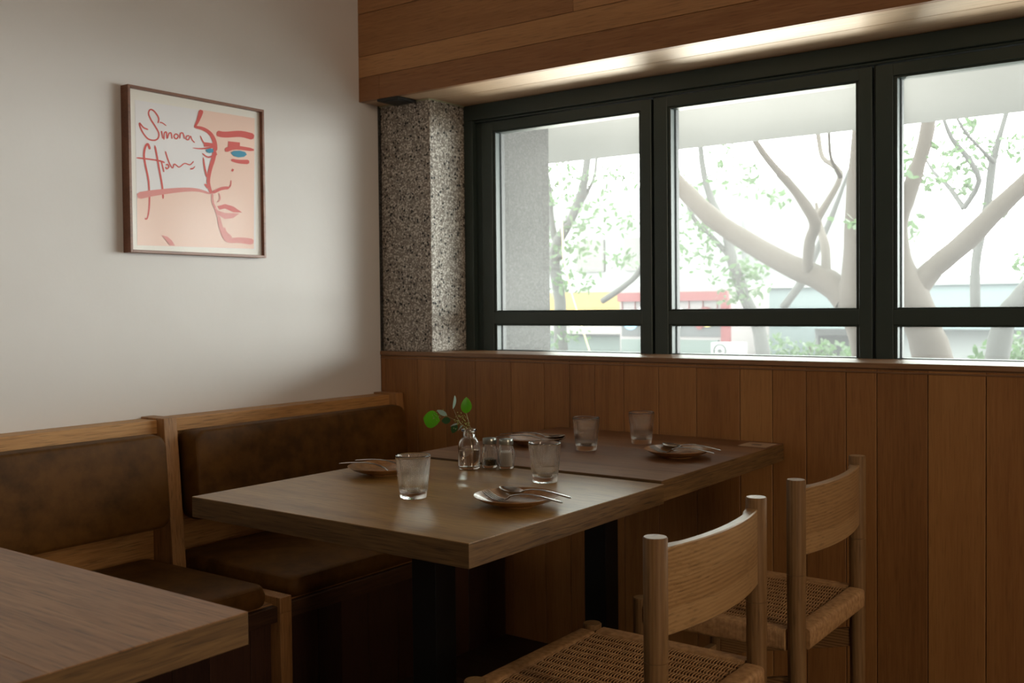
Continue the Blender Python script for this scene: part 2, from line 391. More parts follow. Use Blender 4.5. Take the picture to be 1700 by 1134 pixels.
def leafmat(name, col, tcol, tw=.5, rough=.4):
    m = bpy.data.materials.new(name); m.use_nodes = True; nt = m.node_tree; b = nt.nodes['Principled BSDF']
    b.inputs['Base Color'].default_value = (*col, 1); b.inputs['Roughness'].default_value = rough
    t = N(nt, 'ShaderNodeBsdfTranslucent'); t.inputs[0].default_value = (*tcol, 1)
    x = N(nt, 'ShaderNodeMixShader'); x.inputs[0].default_value = tw
    nt.links.new(b.outputs[0], x.inputs[1]); nt.links.new(t.outputs[0], x.inputs[2]); nt.links.new(x.outputs[0], nt.nodes['Material Output'].inputs[0])
    return m
M['leaf'] = leafmat('eucalyptus_leaf', (.10, .26, .02), (.28, .62, .03), .6)
M['leaf_dark'] = leafmat('eucalyptus_leaf_dark', (.035, .12, .04), (.05, .2, .05), .3)
M['leaf_pale'] = leafmat('eucalyptus_leaf_pale', (.30, .42, .36), (.2, .35, .2), .2, .3)
M['stem'] = plain('sprig_stem', (.22, .17, .06), .5)
M['bud'] = plain('sprig_buds', (.30, .36, .08), .5)
M['tree_leaf'] = leafmat('street_tree_leaf', (.050, .078, .042), (.080, .13, .06), .5)
M['bark'] = plain('tree_bark', (.038, .027, .022), .9, bump=.8, bscale=9)
M['bark_grey'] = plain('tree_bark_grey', (.044, .042, .042), .9, bump=.8, bscale=9)

# ---------------------------------------------------------------- drawing on the print, in metres on the wall (y, z)
ART_STROKES = [
 ('D',[[-0.9873,1.7301,-0.9893,1.7303],[-0.9854,1.7327,-0.9895,1.7332],[-0.984,1.7367,-0.9882,1.7369],[-0.983,1.7414,-0.9873,1.741],[-0.9834,1.7463,-0.9876,1.7447],[-0.9857,1.7511,-0.9896,1.7489],[-0.9891,1.756,-0.9928,1.7535],[-0.9931,1.7606,-0.9966,1.7578],[-0.997,1.7642,-1.0002,1.7612],[-1.0009,1.7669,-1.0037,1.7636],[-1.005,1.7689,-1.0073,1.7654],[-1.0092,1.77,-1.0105,1.7663],[-1.0134,1.7697,-1.0127,1.7662],[-1.0171,1.7675,-1.0144,1.7651],[-1.0199,1.7642,-1.0163,1.7628],[-1.0218,1.7602,-1.0178,1.7597],[-1.0226,1.756,-1.0184,1.7566],[-1.0222,1.7519,-1.018,1.7533],[-1.0208,1.7476,-1.0168,1.7494],[-1.0187,1.7432,-1.0148,1.7453],[-1.0161,1.7387,-1.0123,1.7409],[-1.0129,1.734,-1.0093,1.7365],[-1.0091,1.7292,-1.0055,1.7317],[-1.0051,1.7243,-1.0014,1.7268],[-1.0013,1.7195,-0.9976,1.722],[-0.9976,1.7146,-0.9939,1.717],[-0.9938,1.7096,-0.9901,1.712],[-0.9906,1.7048,-0.9867,1.7069],[-0.9885,1.7004,-0.9844,1.7021],[-0.9877,1.6964,-0.9834,1.6974],[-0.9877,1.6926,-0.9834,1.6929],[-0.9885,1.6892,-0.9844,1.6887],[-0.9899,1.6863,-0.9862,1.6849],[-0.9919,1.6837,-0.9888,1.6815],[-0.9947,1.6814,-0.9924,1.6785],[-0.9981,1.6795,-0.9967,1.6762],[-1.0018,1.6783,-1.0014,1.6746],[-1.0065,1.6776,-1.0068,1.6739],[-1.0118,1.6775,-1.0127,1.6737],[-1.0173,1.6781,-1.0188,1.6745],[-1.0222,1.6796,-1.0246,1.6762],[-1.0268,1.6824,-1.0297,1.6793],[-1.0313,1.6863,-1.0346,1.6835],[-1.0355,1.6907,-1.0389,1.6882],[-1.0392,1.6953,-1.0428,1.6929],[-1.0424,1.7001,-1.0462,1.6979],[-1.0453,1.7053,-1.0492,1.7034],[-1.0477,1.7104,-1.0516,1.7086],[-1.0493,1.7144,-1.0533,1.7128],[-1.0502,1.7175,-1.0543,1.7162],[-1.0505,1.7198,-1.0547,1.7192],[-1.0506,1.7203,-1.0539,1.722],[-1.0522,1.7198,-1.05,1.7232],[-1.0506,1.7184,-1.0474,1.7212],[-1.0477,1.7152,-1.0443,1.7179],[-1.0441,1.7115,-1.0409,1.7143],[-1.0402,1.7085,-1.0375,1.7117],[-1.0357,1.7067,-1.0338,1.7102],[-1.0309,1.7055,-1.0293,1.7091],[-1.0265,1.7047,-1.025,1.7083],[-1.0232,1.705,-1.0224,1.7069]]),
 ('D',[[-0.9823,1.7329,-0.9819,1.7346],[-0.9807,1.7321,-0.9799,1.7352],[-0.9781,1.7321,-0.9772,1.7351],[-0.9752,1.7319,-0.9741,1.7347],[-0.9724,1.7313,-0.9709,1.7338],[-0.9692,1.7299,-0.9674,1.7322],[-0.9654,1.728,-0.9637,1.7302],[-0.962,1.7261,-0.9603,1.7281],[-0.9592,1.7253,-0.9584,1.7262]]),
 ('D',[[-0.9786,1.7073,-0.9743,1.7085],[-0.9742,1.685,-0.9711,1.6858]]),
 ('D',[[-0.9674,1.6823,-0.9693,1.6821],[-0.9663,1.6864,-0.9701,1.686],[-0.9661,1.6922,-0.9699,1.6918],[-0.9657,1.698,-0.9694,1.6978],[-0.9649,1.702,-0.9685,1.7024],[-0.9637,1.7041,-0.9666,1.7057],[-0.9622,1.7054,-0.9638,1.7081],[-0.9614,1.7058,-0.9604,1.709],[-0.9609,1.7055,-0.9575,1.7073],[-0.9601,1.702,-0.9564,1.703],[-0.9596,1.6959,-0.9558,1.6966],[-0.9591,1.6899,-0.9554,1.6908],[-0.9576,1.686,-0.9553,1.6889],[-0.9535,1.689,-0.957,1.6896],[-0.952,1.6939,-0.9556,1.6942],[-0.9504,1.6992,-0.954,1.6997],[-0.9489,1.7027,-0.9521,1.7039],[-0.9474,1.704,-0.9496,1.7064],[-0.9459,1.7049,-0.9466,1.7079],[-0.9448,1.705,-0.9433,1.7081],[-0.944,1.7045,-0.9407,1.7064],[-0.943,1.7016,-0.9393,1.7027],[-0.9423,1.6967,-0.9386,1.6976],[-0.9418,1.6916,-0.938,1.6924],[-0.9405,1.6884,-0.9386,1.6888]]),
 ('D',[[-0.926,1.7071,-0.9246,1.7061],[-0.928,1.7063,-0.9254,1.7043],[-0.93,1.7043,-0.9273,1.7024],[-0.9322,1.702,-0.9291,1.7005],[-0.9336,1.6995,-0.93,1.6991],[-0.9338,1.6969,-0.93,1.6977],[-0.9333,1.6945,-0.9296,1.6959],[-0.9323,1.6923,-0.9289,1.6943],[-0.9308,1.6907,-0.928,1.6933],[-0.9287,1.6897,-0.9269,1.6928],[-0.9262,1.6893,-0.9254,1.6926],[-0.9234,1.6895,-0.9239,1.6927],[-0.9208,1.6907,-0.9229,1.6931],[-0.9185,1.6928,-0.9215,1.6945],[-0.9165,1.6957,-0.9198,1.6968],[-0.915,1.6988,-0.9186,1.6991],[-0.9147,1.7019,-0.9184,1.7006],[-0.9165,1.7043,-0.9194,1.7017],[-0.9194,1.706,-0.9218,1.703],[-0.9223,1.7072,-0.9245,1.7042],[-0.9248,1.7073,-0.9259,1.7058]]),
 ('D',[[-0.9107,1.6932,-0.9126,1.6931],[-0.9093,1.6964,-0.9131,1.6962],[-0.9088,1.7009,-0.9126,1.7008],[-0.9081,1.7053,-0.9118,1.7055],[-0.9071,1.7082,-0.9104,1.7093],[-0.9058,1.7095,-0.9079,1.7119],[-0.9041,1.7103,-0.9047,1.7135],[-0.9026,1.7105,-0.9012,1.7137],[-0.9013,1.7098,-0.8982,1.7122],[-0.8997,1.707,-0.896,1.7086],[-0.898,1.7022,-0.8943,1.7035],[-0.8966,1.6972,-0.8928,1.6985],[-0.8946,1.6941,-0.8927,1.6947]]),
 ('D',[[-0.876,1.7073,-0.876,1.7057],[-0.8779,1.7078,-0.8779,1.7046],[-0.8807,1.7075,-0.8806,1.7043],[-0.884,1.7067,-0.8831,1.7037],[-0.8869,1.7052,-0.8845,1.7031],[-0.8889,1.7026,-0.8855,1.7017],[-0.8901,1.6997,-0.8865,1.6994],[-0.8906,1.6967,-0.887,1.6971],[-0.8902,1.6942,-0.8868,1.6959],[-0.8882,1.6924,-0.8859,1.6951],[-0.8853,1.6914,-0.8839,1.6944],[-0.882,1.6912,-0.8818,1.6942],[-0.8784,1.6924,-0.8806,1.6945],[-0.8759,1.6956,-0.879,1.6966],[-0.8739,1.6999,-0.8772,1.7006],[-0.8723,1.7036,-0.8753,1.7046],[-0.8719,1.7044,-0.8722,1.7073],[-0.8722,1.7039,-0.8691,1.7056],[-0.8711,1.7011,-0.8678,1.7024],[-0.8697,1.6974,-0.8665,1.6988],[-0.8679,1.6942,-0.865,1.696],[-0.8652,1.6916,-0.8627,1.6938],[-0.8622,1.6893,-0.8598,1.6915],[-0.8593,1.6873,-0.8569,1.6896],[-0.8567,1.6865,-0.8556,1.6876]]),
 ('D',[[-1.0406,1.4377,-1.0392,1.4388],[-1.0404,1.4362,-1.0375,1.4385],[-1.0389,1.4347,-1.0363,1.4372],[-1.0366,1.4333,-1.0355,1.4367],[-1.0334,1.4341,-1.0357,1.4367],[-1.0313,1.4363,-1.0347,1.438],[-1.0295,1.4393,-1.0332,1.4405],[-1.0277,1.4436,-1.0317,1.4443],[-1.0261,1.4493,-1.0303,1.4498],[-1.0246,1.4567,-1.0289,1.457],[-1.023,1.4656,-1.0274,1.4657],[-1.0217,1.4761,-1.0262,1.476],[-1.0209,1.4881,-1.0255,1.4878],[-1.0206,1.5026,-1.0253,1.5022],[-1.0207,1.5194,-1.0255,1.5188],[-1.0213,1.5363,-1.0262,1.5356],[-1.0224,1.5517,-1.0273,1.5507],[-1.0244,1.565,-1.0294,1.5637],[-1.0271,1.5772,-1.0321,1.5757],[-1.0299,1.5883,-1.035,1.5868],[-1.0321,1.5983,-1.0373,1.5969],[-1.0337,1.6073,-1.039,1.606],[-1.035,1.6152,-1.0404,1.6139],[-1.0358,1.6223,-1.0413,1.6213],[-1.036,1.629,-1.0416,1.6284],[-1.0354,1.6357,-1.041,1.6356],[-1.0341,1.6421,-1.0398,1.6424],[-1.0325,1.6478,-1.0381,1.6485],[-1.0308,1.6524,-1.0363,1.6536],[-1.0289,1.6559,-1.0342,1.6578],[-1.0271,1.6584,-1.0316,1.6614],[-1.026,1.6593,-1.0281,1.6641],[-1.0268,1.6595,-1.023,1.6644],[-1.0258,1.6579,-1.02,1.6611],[-1.024,1.6537,-1.0179,1.6563],[-1.0224,1.6489,-1.0161,1.6515],[-1.0196,1.6463,-1.0164,1.6476]]),
 ('D',[[-1.002,1.6603,-0.9995,1.661],[-1.002,1.6544,-0.9972,1.6558],[-1.0004,1.6465,-0.9955,1.6479],[-0.9985,1.6373,-0.9935,1.6387],[-0.9966,1.6278,-0.9916,1.6292],[-0.9948,1.6182,-0.9898,1.6196],[-0.9929,1.6079,-0.9879,1.6092],[-0.991,1.5972,-0.9859,1.5985],[-0.989,1.5861,-0.9838,1.5874],[-0.9867,1.5745,-0.9815,1.5758],[-0.9843,1.5623,-0.979,1.5636],[-0.982,1.5503,-0.9767,1.5515],[-0.9802,1.5391,-0.9749,1.5401],[-0.9792,1.528,-0.9738,1.5289],[-0.9786,1.5171,-0.9731,1.5178],[-0.9783,1.5076,-0.9728,1.5083],[-0.9767,1.5011,-0.9739,1.5014]]),
 ('D',[[-1.0647,1.6155,-1.0644,1.6173],[-1.058,1.6147,-1.0575,1.6184],[-1.0482,1.6149,-1.0477,1.6186],[-1.037,1.6151,-1.0365,1.6188],[-1.0262,1.6152,-1.0256,1.6189],[-1.0153,1.6151,-1.0146,1.6188],[-1.0036,1.6148,-1.0029,1.6186],[-0.9926,1.6145,-0.9918,1.6183],[-0.9839,1.614,-0.9828,1.6178],[-0.9778,1.6132,-0.9764,1.6169],[-0.9736,1.6122,-0.9718,1.6158],[-0.9706,1.6112,-0.9686,1.6148],[-0.9679,1.6114,-0.9669,1.6132]]),
 ('D',[[-0.965,1.6476,-0.9632,1.6483],[-0.9647,1.6436,-0.9611,1.6449],[-0.963,1.6383,-0.9594,1.6396],[-0.961,1.6323,-0.9574,1.6336],[-0.9589,1.6266,-0.9554,1.628],[-0.9566,1.6212,-0.9531,1.6226],[-0.9541,1.6155,-0.9507,1.6171],[-0.9516,1.6103,-0.9482,1.6119],[-0.9492,1.606,-0.9459,1.6078],[-0.9468,1.6026,-0.9437,1.6046],[-0.9444,1.5998,-0.9416,1.6021],[-0.9418,1.598,-0.9398,1.6008],[-0.9381,1.5979,-0.9397,1.6004],[-0.9358,1.6009,-0.9391,1.6016],[-0.9346,1.6049,-0.938,1.6053],[-0.9334,1.6088,-0.9368,1.6094],[-0.9325,1.6106,-0.9347,1.6126],[-0.9323,1.6104,-0.9311,1.6134],[-0.9306,1.6096,-0.9285,1.6122],[-0.9283,1.6082,-0.9261,1.6107],[-0.9259,1.6069,-0.9238,1.6095],[-0.9238,1.6057,-0.9214,1.6081],[-0.9216,1.604,-0.9194,1.6065],[-0.9185,1.6027,-0.9174,1.6056],[-0.9143,1.6031,-0.9152,1.6057],[-0.9096,1.6058,-0.9115,1.608],[-0.9045,1.61,-0.9067,1.612],[-0.8994,1.6141,-0.9013,1.6163],[-0.8949,1.6165,-0.8956,1.6192],[-0.8907,1.6167,-0.8899,1.6195],[-0.8859,1.6154,-0.8846,1.6182],[-0.8809,1.6141,-0.8799,1.6169],[-0.8756,1.6142,-0.8762,1.6169],[-0.8707,1.6169,-0.8727,1.6189],[-0.8665,1.6209,-0.8689,1.6225],[-0.8631,1.6247,-0.8656,1.6262],[-0.8614,1.6277,-0.8626,1.6284]]),
 ('D',[[-0.9805,1.6165,-0.9787,1.6171],[-0.9805,1.6129,-0.9769,1.6141],[-0.9791,1.6081,-0.9755,1.6093],[-0.9776,1.6029,-0.974,1.6041],[-0.9763,1.5981,-0.9726,1.5993],[-0.9751,1.5937,-0.9715,1.5948],[-0.974,1.5892,-0.9703,1.5903],[-0.973,1.5853,-0.9693,1.5863],[-0.9714,1.5828,-0.9696,1.5833]]),
 ('D',[[-0.9633,1.6045,-0.9643,1.6058],[-0.9617,1.6046,-0.9636,1.6071],[-0.9601,1.6057,-0.9618,1.6083],[-0.9588,1.6063,-0.9595,1.6094],[-0.9584,1.6064,-0.9567,1.6095],[-0.9573,1.6057,-0.9545,1.6081],[-0.9558,1.6041,-0.9526,1.6061],[-0.9548,1.6022,-0.9512,1.6036],[-0.9545,1.601,-0.9508,1.6009],[-0.9553,1.5998,-0.9523,1.5982],[-0.9571,1.5979,-0.9547,1.5958],[-0.9592,1.5964,-0.9574,1.5938],[-0.9602,1.5959,-0.9604,1.5926],[-0.9605,1.5962,-0.9632,1.5936],[-0.9616,1.5975,-0.9648,1.5956],[-0.9627,1.5993,-0.966,1.5975],[-0.9643,1.6001,-0.966,1.5992]]),
 ('D',[[-0.8748,1.6014,-0.875,1.6036],[-0.8728,1.6009,-0.8731,1.6049],[-0.8699,1.6016,-0.8704,1.6052],[-0.8666,1.6026,-0.8675,1.6057],[-0.8635,1.604,-0.8653,1.6065],[-0.861,1.6062,-0.8633,1.6079],[-0.859,1.6088,-0.8612,1.61],[-0.8573,1.6112,-0.8592,1.6121],[-0.8566,1.613,-0.8574,1.6134]]),
 ('P',[[-1.0632,1.4983,-1.0649,1.5069],[-1.0523,1.4969,-1.0556,1.5133],[-1.0379,1.501,-1.0409,1.5166],[-1.0208,1.5055,-1.0235,1.5205],[-1.0027,1.5099,-1.0049,1.5242],[-0.9825,1.5144,-0.9843,1.528],[-0.9597,1.5192,-0.9612,1.532],[-0.9367,1.5237,-0.9379,1.5358],[-0.9159,1.5275,-0.9166,1.5388],[-0.8979,1.5303,-0.8982,1.5409],[-0.8816,1.5326,-0.8815,1.5423],[-0.8665,1.5341,-0.8658,1.543],[-0.8521,1.5347,-0.8506,1.5428],[-0.8374,1.534,-0.8352,1.5411],[-0.8226,1.5321,-0.8202,1.5383],[-0.8097,1.53,-0.8075,1.5353],[-0.8,1.5298,-0.7991,1.532]]),
 ('D',[[-0.8327,1.7943,-0.8251,1.7935],[-0.838,1.7888,-0.8241,1.7872],[-0.8405,1.7802,-0.8279,1.7787],[-0.8434,1.7709,-0.8322,1.7693],[-0.8463,1.7626,-0.8366,1.7608],[-0.8495,1.755,-0.8412,1.7529],[-0.8532,1.7473,-0.8463,1.7452],[-0.8566,1.7404,-0.8508,1.7387],[-0.8576,1.7352,-0.8553,1.7345]]),
 ('D',[[-0.8555,1.735,-0.8548,1.7383],[-0.8502,1.7332,-0.8488,1.7402],[-0.8423,1.7331,-0.8406,1.7405],[-0.8337,1.7326,-0.8312,1.7404],[-0.826,1.7314,-0.8222,1.7393],[-0.819,1.7292,-0.814,1.7373],[-0.8119,1.7264,-0.8058,1.7344],[-0.8054,1.7229,-0.798,1.7307],[-0.8,1.7188,-0.7911,1.7261],[-0.7956,1.7139,-0.7853,1.7204],[-0.7919,1.7081,-0.7806,1.7138],[-0.789,1.7017,-0.7768,1.7068],[-0.787,1.6955,-0.7739,1.6995],[-0.7861,1.6888,-0.7724,1.6914],[-0.7862,1.6811,-0.772,1.6829],[-0.7868,1.6739,-0.7722,1.6754],[-0.7834,1.6692,-0.7759,1.67]]),
 ('D',[[-0.783,1.6698,-0.7763,1.6694],[-0.7875,1.6649,-0.7745,1.6642],[-0.7893,1.6577,-0.7765,1.6569],[-0.7914,1.6495,-0.779,1.6485],[-0.7938,1.6413,-0.7817,1.6399],[-0.7966,1.6333,-0.7849,1.6315],[-0.8,1.6248,-0.7886,1.6229],[-0.8034,1.6157,-0.7921,1.6142],[-0.8062,1.6062,-0.7951,1.6052],[-0.8087,1.5963,-0.7977,1.5956],[-0.811,1.5859,-0.8002,1.5856],[-0.8125,1.5754,-0.8019,1.5758],[-0.8128,1.5652,-0.8023,1.5668],[-0.8108,1.555,-0.8008,1.5577],[-0.8074,1.545,-0.7978,1.5483],[-0.8038,1.5365,-0.7945,1.5399],[-0.799,1.5315,-0.7945,1.5331]]),
 ('D',[[-0.8222,1.6796,-0.8214,1.6919],[-0.787,1.685,-0.7865,1.6929]]),
 ('D',[[-0.8651,1.669,-0.865,1.6699],[-0.859,1.6685,-0.8586,1.6707],[-0.85,1.6685,-0.8497,1.6711],[-0.8396,1.6688,-0.8393,1.6719],[-0.8287,1.6698,-0.8288,1.6734],[-0.8164,1.6721,-0.8169,1.6761],[-0.8025,1.6754,-0.8033,1.6798],[-0.7898,1.6786,-0.7908,1.6835],[-0.7812,1.682,-0.7817,1.6847]]),
 ('D',[[-0.8365,1.7113,-0.8353,1.712],[-0.8354,1.7078,-0.8327,1.7092],[-0.8329,1.703,-0.8299,1.7046],[-0.8301,1.698,-0.8268,1.6998],[-0.8274,1.6936,-0.8239,1.6958],[-0.8246,1.6901,-0.821,1.6927],[-0.8216,1.687,-0.8179,1.6899],[-0.819,1.6845,-0.8151,1.6876],[-0.8162,1.6835,-0.8141,1.6852]]),
 ('D',[[-0.8263,1.644,-0.8243,1.6445],[-0.8267,1.638,-0.8224,1.6389],[-0.8259,1.6295,-0.8212,1.6305],[-0.8247,1.6201,-0.8197,1.6212],[-0.8233,1.6113,-0.818,1.6127],[-0.8213,1.6029,-0.8158,1.6045],[-0.8189,1.5942,-0.8131,1.5961],[-0.8167,1.5866,-0.8105,1.5886],[-0.8135,1.5818,-0.8103,1.5828]]),
 ('D',[[-0.8296,1.6566,-0.8285,1.6577],[-0.8264,1.6535,-0.8239,1.6561],[-0.8209,1.6497,-0.8183,1.6527],[-0.814,1.6463,-0.8119,1.6499],[-0.8061,1.6449,-0.8057,1.6491],[-0.7966,1.647,-0.798,1.6512],[-0.7863,1.6512,-0.7885,1.6554],[-0.7768,1.6556,-0.7794,1.6601],[-0.771,1.6598,-0.7723,1.6622]]),
 ('D',[[-0.8237,1.5585,-0.8197,1.5619],[-0.8111,1.547,-0.806,1.5512]]),
 ('D',[[-0.7734,1.724,-0.7713,1.7314],[-0.7693,1.72,-0.7649,1.735],[-0.7617,1.7194,-0.7578,1.7346],[-0.7518,1.7191,-0.7491,1.7346],[-0.7396,1.7198,-0.7389,1.7353],[-0.7249,1.7219,-0.7258,1.7375],[-0.7083,1.7251,-0.7095,1.7409],[-0.6915,1.7281,-0.6918,1.7443],[-0.6766,1.7298,-0.6746,1.7465],[-0.6624,1.7297,-0.6579,1.7467],[-0.6475,1.7285,-0.6416,1.7457],[-0.6341,1.727,-0.6277,1.7444],[-0.6229,1.7303,-0.6197,1.7392]]),
 ('D',[[-0.7278,1.691,-0.7269,1.7059],[-0.6802,1.6979,-0.6796,1.7083]]),
 ('D',[[-0.7391,1.6737,-0.7416,1.6792],[-0.731,1.674,-0.736,1.6846],[-0.7218,1.6783,-0.7259,1.6886],[-0.7107,1.6825,-0.713,1.6928],[-0.698,1.6854,-0.6979,1.6957],[-0.6805,1.6868,-0.679,1.6967],[-0.6586,1.6873,-0.6567,1.6966],[-0.6377,1.6873,-0.6358,1.6961],[-0.6226,1.6895,-0.6217,1.6936]]),
 ('D',[[-0.717,1.6468,-0.7159,1.6502],[-0.7122,1.6442,-0.7097,1.6518],[-0.7045,1.643,-0.7019,1.6513],[-0.6952,1.6419,-0.6929,1.651],[-0.6854,1.6413,-0.6838,1.6512],[-0.6744,1.6415,-0.6735,1.6521],[-0.662,1.6421,-0.6615,1.6535],[-0.6508,1.6429,-0.6503,1.6549],[-0.6429,1.6465,-0.6426,1.6529]]),
 ('D',[[-0.7172,1.6136,-0.7128,1.6199],[-0.7103,1.6108,-0.7058,1.6172]]),
 ('D',[[-0.7192,1.5821,-0.7178,1.5822],[-0.7201,1.5789,-0.7171,1.5792],[-0.7203,1.5744,-0.7171,1.5747],[-0.7208,1.5697,-0.7175,1.5697],[-0.7219,1.5658,-0.7186,1.5651],[-0.7242,1.5626,-0.7212,1.5611],[-0.7275,1.5595,-0.7247,1.5575],[-0.7308,1.5567,-0.7281,1.5546],[-0.7324,1.5542,-0.731,1.5531]]),
 ('D',[[-0.7275,1.5583,-0.7274,1.5543],[-0.7326,1.5597,-0.7325,1.5517],[-0.7401,1.5588,-0.7397,1.5509],[-0.7489,1.5575,-0.7477,1.5497],[-0.7581,1.5551,-0.7554,1.5478],[-0.7679,1.5512,-0.7643,1.5442],[-0.7786,1.5462,-0.7746,1.5394],[-0.7882,1.5414,-0.784,1.5347],[-0.7937,1.5365,-0.7916,1.5332]]),
 ('P',[[-0.7674,1.5357,-0.766,1.5361],[-0.7671,1.5322,-0.7643,1.533],[-0.7656,1.5274,-0.7626,1.5282],[-0.7645,1.5223,-0.7613,1.5229],[-0.7646,1.5183,-0.7613,1.518],[-0.7665,1.5151,-0.7635,1.5138],[-0.7697,1.5119,-0.767,1.51],[-0.7732,1.5091,-0.7705,1.507],[-0.7749,1.5066,-0.7735,1.5055]]),
 ('P',[[-0.794,1.5336,-0.7913,1.5338],[-0.7957,1.5285,-0.79,1.5289],[-0.796,1.5212,-0.7902,1.5217],[-0.796,1.5129,-0.7899,1.5138],[-0.795,1.505,-0.7888,1.5066],[-0.7925,1.4976,-0.7863,1.4999],[-0.789,1.4902,-0.7827,1.4929],[-0.7853,1.4833,-0.7788,1.4862],[-0.7822,1.4773,-0.7754,1.48],[-0.7799,1.4718,-0.7728,1.4745],[-0.7778,1.4668,-0.7704,1.4696],[-0.7761,1.4627,-0.7685,1.4655],[-0.7729,1.4604,-0.769,1.4619]]),
 ('P',[[-0.7733,1.4618,-0.7686,1.4628],[-0.7745,1.4541,-0.7643,1.4563],[-0.7727,1.4438,-0.7619,1.4463],[-0.7701,1.4322,-0.7587,1.4353],[-0.7667,1.4215,-0.7548,1.4253],[-0.7627,1.4112,-0.7503,1.4156],[-0.758,1.4004,-0.7453,1.4058],[-0.7517,1.3902,-0.7396,1.3978],[-0.7422,1.3822,-0.7336,1.3931],[-0.7294,1.3788,-0.7266,1.3919],[-0.7159,1.379,-0.7165,1.3927],[-0.703,1.3803,-0.7036,1.3946],[-0.6905,1.3807,-0.6893,1.3957],[-0.6758,1.3798,-0.6733,1.3955],[-0.6588,1.3786,-0.6559,1.3949],[-0.6431,1.3774,-0.6401,1.3942],[-0.6314,1.3808,-0.6298,1.3895]]),
 ('P',[[-0.7513,1.4258,-0.748,1.4268],[-0.752,1.422,-0.745,1.424],[-0.7506,1.4171,-0.7433,1.4194],[-0.7484,1.4116,-0.7411,1.4146],[-0.7451,1.4064,-0.7382,1.4107],[-0.74,1.4018,-0.7339,1.4072],[-0.7338,1.3975,-0.7279,1.4036],[-0.728,1.394,-0.722,1.4004],[-0.7225,1.3931,-0.7194,1.3964]]),
]
ART_POLYS = [('D',[(-0.7751,1.493),(-0.7439,1.5027),(-0.7125,1.4976),(-0.6759,1.4801),(-0.7094,1.4778),(-0.7442,1.4879),(-0.7664,1.4829)]),('P',[(-0.7856,1.4827),(-0.7445,1.4737),(-0.6867,1.4759),(-0.7133,1.4592),(-0.7463,1.4537),(-0.7709,1.4651)]),('P',[(-0.9832,1.3895),(-0.9634,1.3862),(-0.9474,1.3751),(-0.9364,1.3593),(-0.954,1.3597),(-0.9686,1.3752)]),('B',[(-0.8155,1.6698),(-0.8005,1.6761),(-0.787,1.6754),(-0.7859,1.6655),(-0.8022,1.6602),(-0.8116,1.6631)]),('B',[(-0.7174,1.6712),(-0.7067,1.6787),(-0.6803,1.6829),(-0.6588,1.6808),(-0.6524,1.6729),(-0.6642,1.6641),(-0.6879,1.6597),(-0.707,1.6621)])]
ART_SKIN = [(-0.8229,1.7948),(-0.6163,1.7983),(-0.6281,1.3619),(-1.0672,1.3554),(-1.0647,1.4978),(-1.0038,1.516),(-0.9163,1.532),(-0.8514,1.5376),(-0.7995,1.532),(-0.8085,1.5826),(-0.7961,1.6285),(-0.7783,1.6697),(-0.781,1.7031),(-0.8076,1.7248),(-0.8552,1.7334),(-0.8415,1.7617)]


# ---------------------------------------------------------------- room shell
def simple_box(name, b, mat, bevel=0):
    o = MB().box(*b).build(name, mat, bevel=bevel); return o
struct(simple_box('wall_left', (-.15, 0, -6.2, 0.0, 0, 3.0), M['plaster']))
struct(simple_box('wall_right', (6.6, 6.75, -6.2, 0.3, 0, 3.0), M['plaster']))
w2 = MB()
for y0_, y1_, z0_, z1_ in ((-4.3, -4.22, 1.05, 2.45), (-1.58, -1.5, 1.05, 2.45), (-4.3, -1.5, 2.37, 2.45), (-4.3, -1.5, 1.05, 1.13)):
    w2.box(6.52, 6.6, y0_, y1_, z0_, z1_)
struct(w2.build('fill_lamp_frame', M['win'], bevel=.003))  # frame added round the fill lamp, the wall behind has no opening
struct(simple_box('wall_rear', (-.15, 6.75, -6.35, -6.2, 0, 3.0), M['plaster']))
struct(simple_box('ceiling', (-.15, 6.75, -6.35, -.1, 2.75, 2.9), M['plaster']))
fl = MB(); rnd = random.Random(4)
x = -.15; k = 0
yy = -6.3
while yy < .0:
    y2 = min(yy+.14, .0); x = -.15 - rnd.random()*.9
    while x < 6.7:
        x2 = x+1.2; fl.box(max(x, -.15)+.001, min(x2, 6.75)-.001, yy+.001, y2-.001, -.02, 0, 0, rnd.random()); x = x2
    yy = y2
fl.box(-.15, 6.75, -6.3, 0.2, -.1, -.02)
struct(fl.build('floor', M['floor']))

# wainscot of upright boards under the window
PX = [0, .024, .187, .326, .464, .623, .764, .867, .966, 1.076, 1.203, 1.334, 1.477, 1.579, 1.681, 1.796, 1.881, 2.016, 2.161, 2.29]
while PX[-1] < 6.5: PX.append(PX[-1]+rnd.choice([.1, .13, .15, .12]))
tones = [.3, .25, .45, .2, .35, .5, .4, .3, .45, .55, .62, .5, .85, .6, .35, .5, .25, .8, .55, .6]
wb = MB()
for i in range(len(PX)-1):
    wb.box(PX[i]+.0010, PX[i+1]-.0010, 0, .02, 0, .975, 0, tones[i] if i < len(tones) else rnd.random())
wb.box(0, 6.6, .02, .21, 0, .96, 0, .3)
struct(wb.build('wall_back', M['plank'], bevel=.0012, seg=1))

# sill board and its little moulding
sl = MB().box(0, 6.6, -.004, .215, .9795, .994, 0, .4).box(0, 6.6, .004, .02, .9655, .9795, 0, .2).box(0, 6.6, -.002, .004, .9655, .9705, 0, .25)
struct(sl.build('trim_1', M['sill'], bevel=.0012))

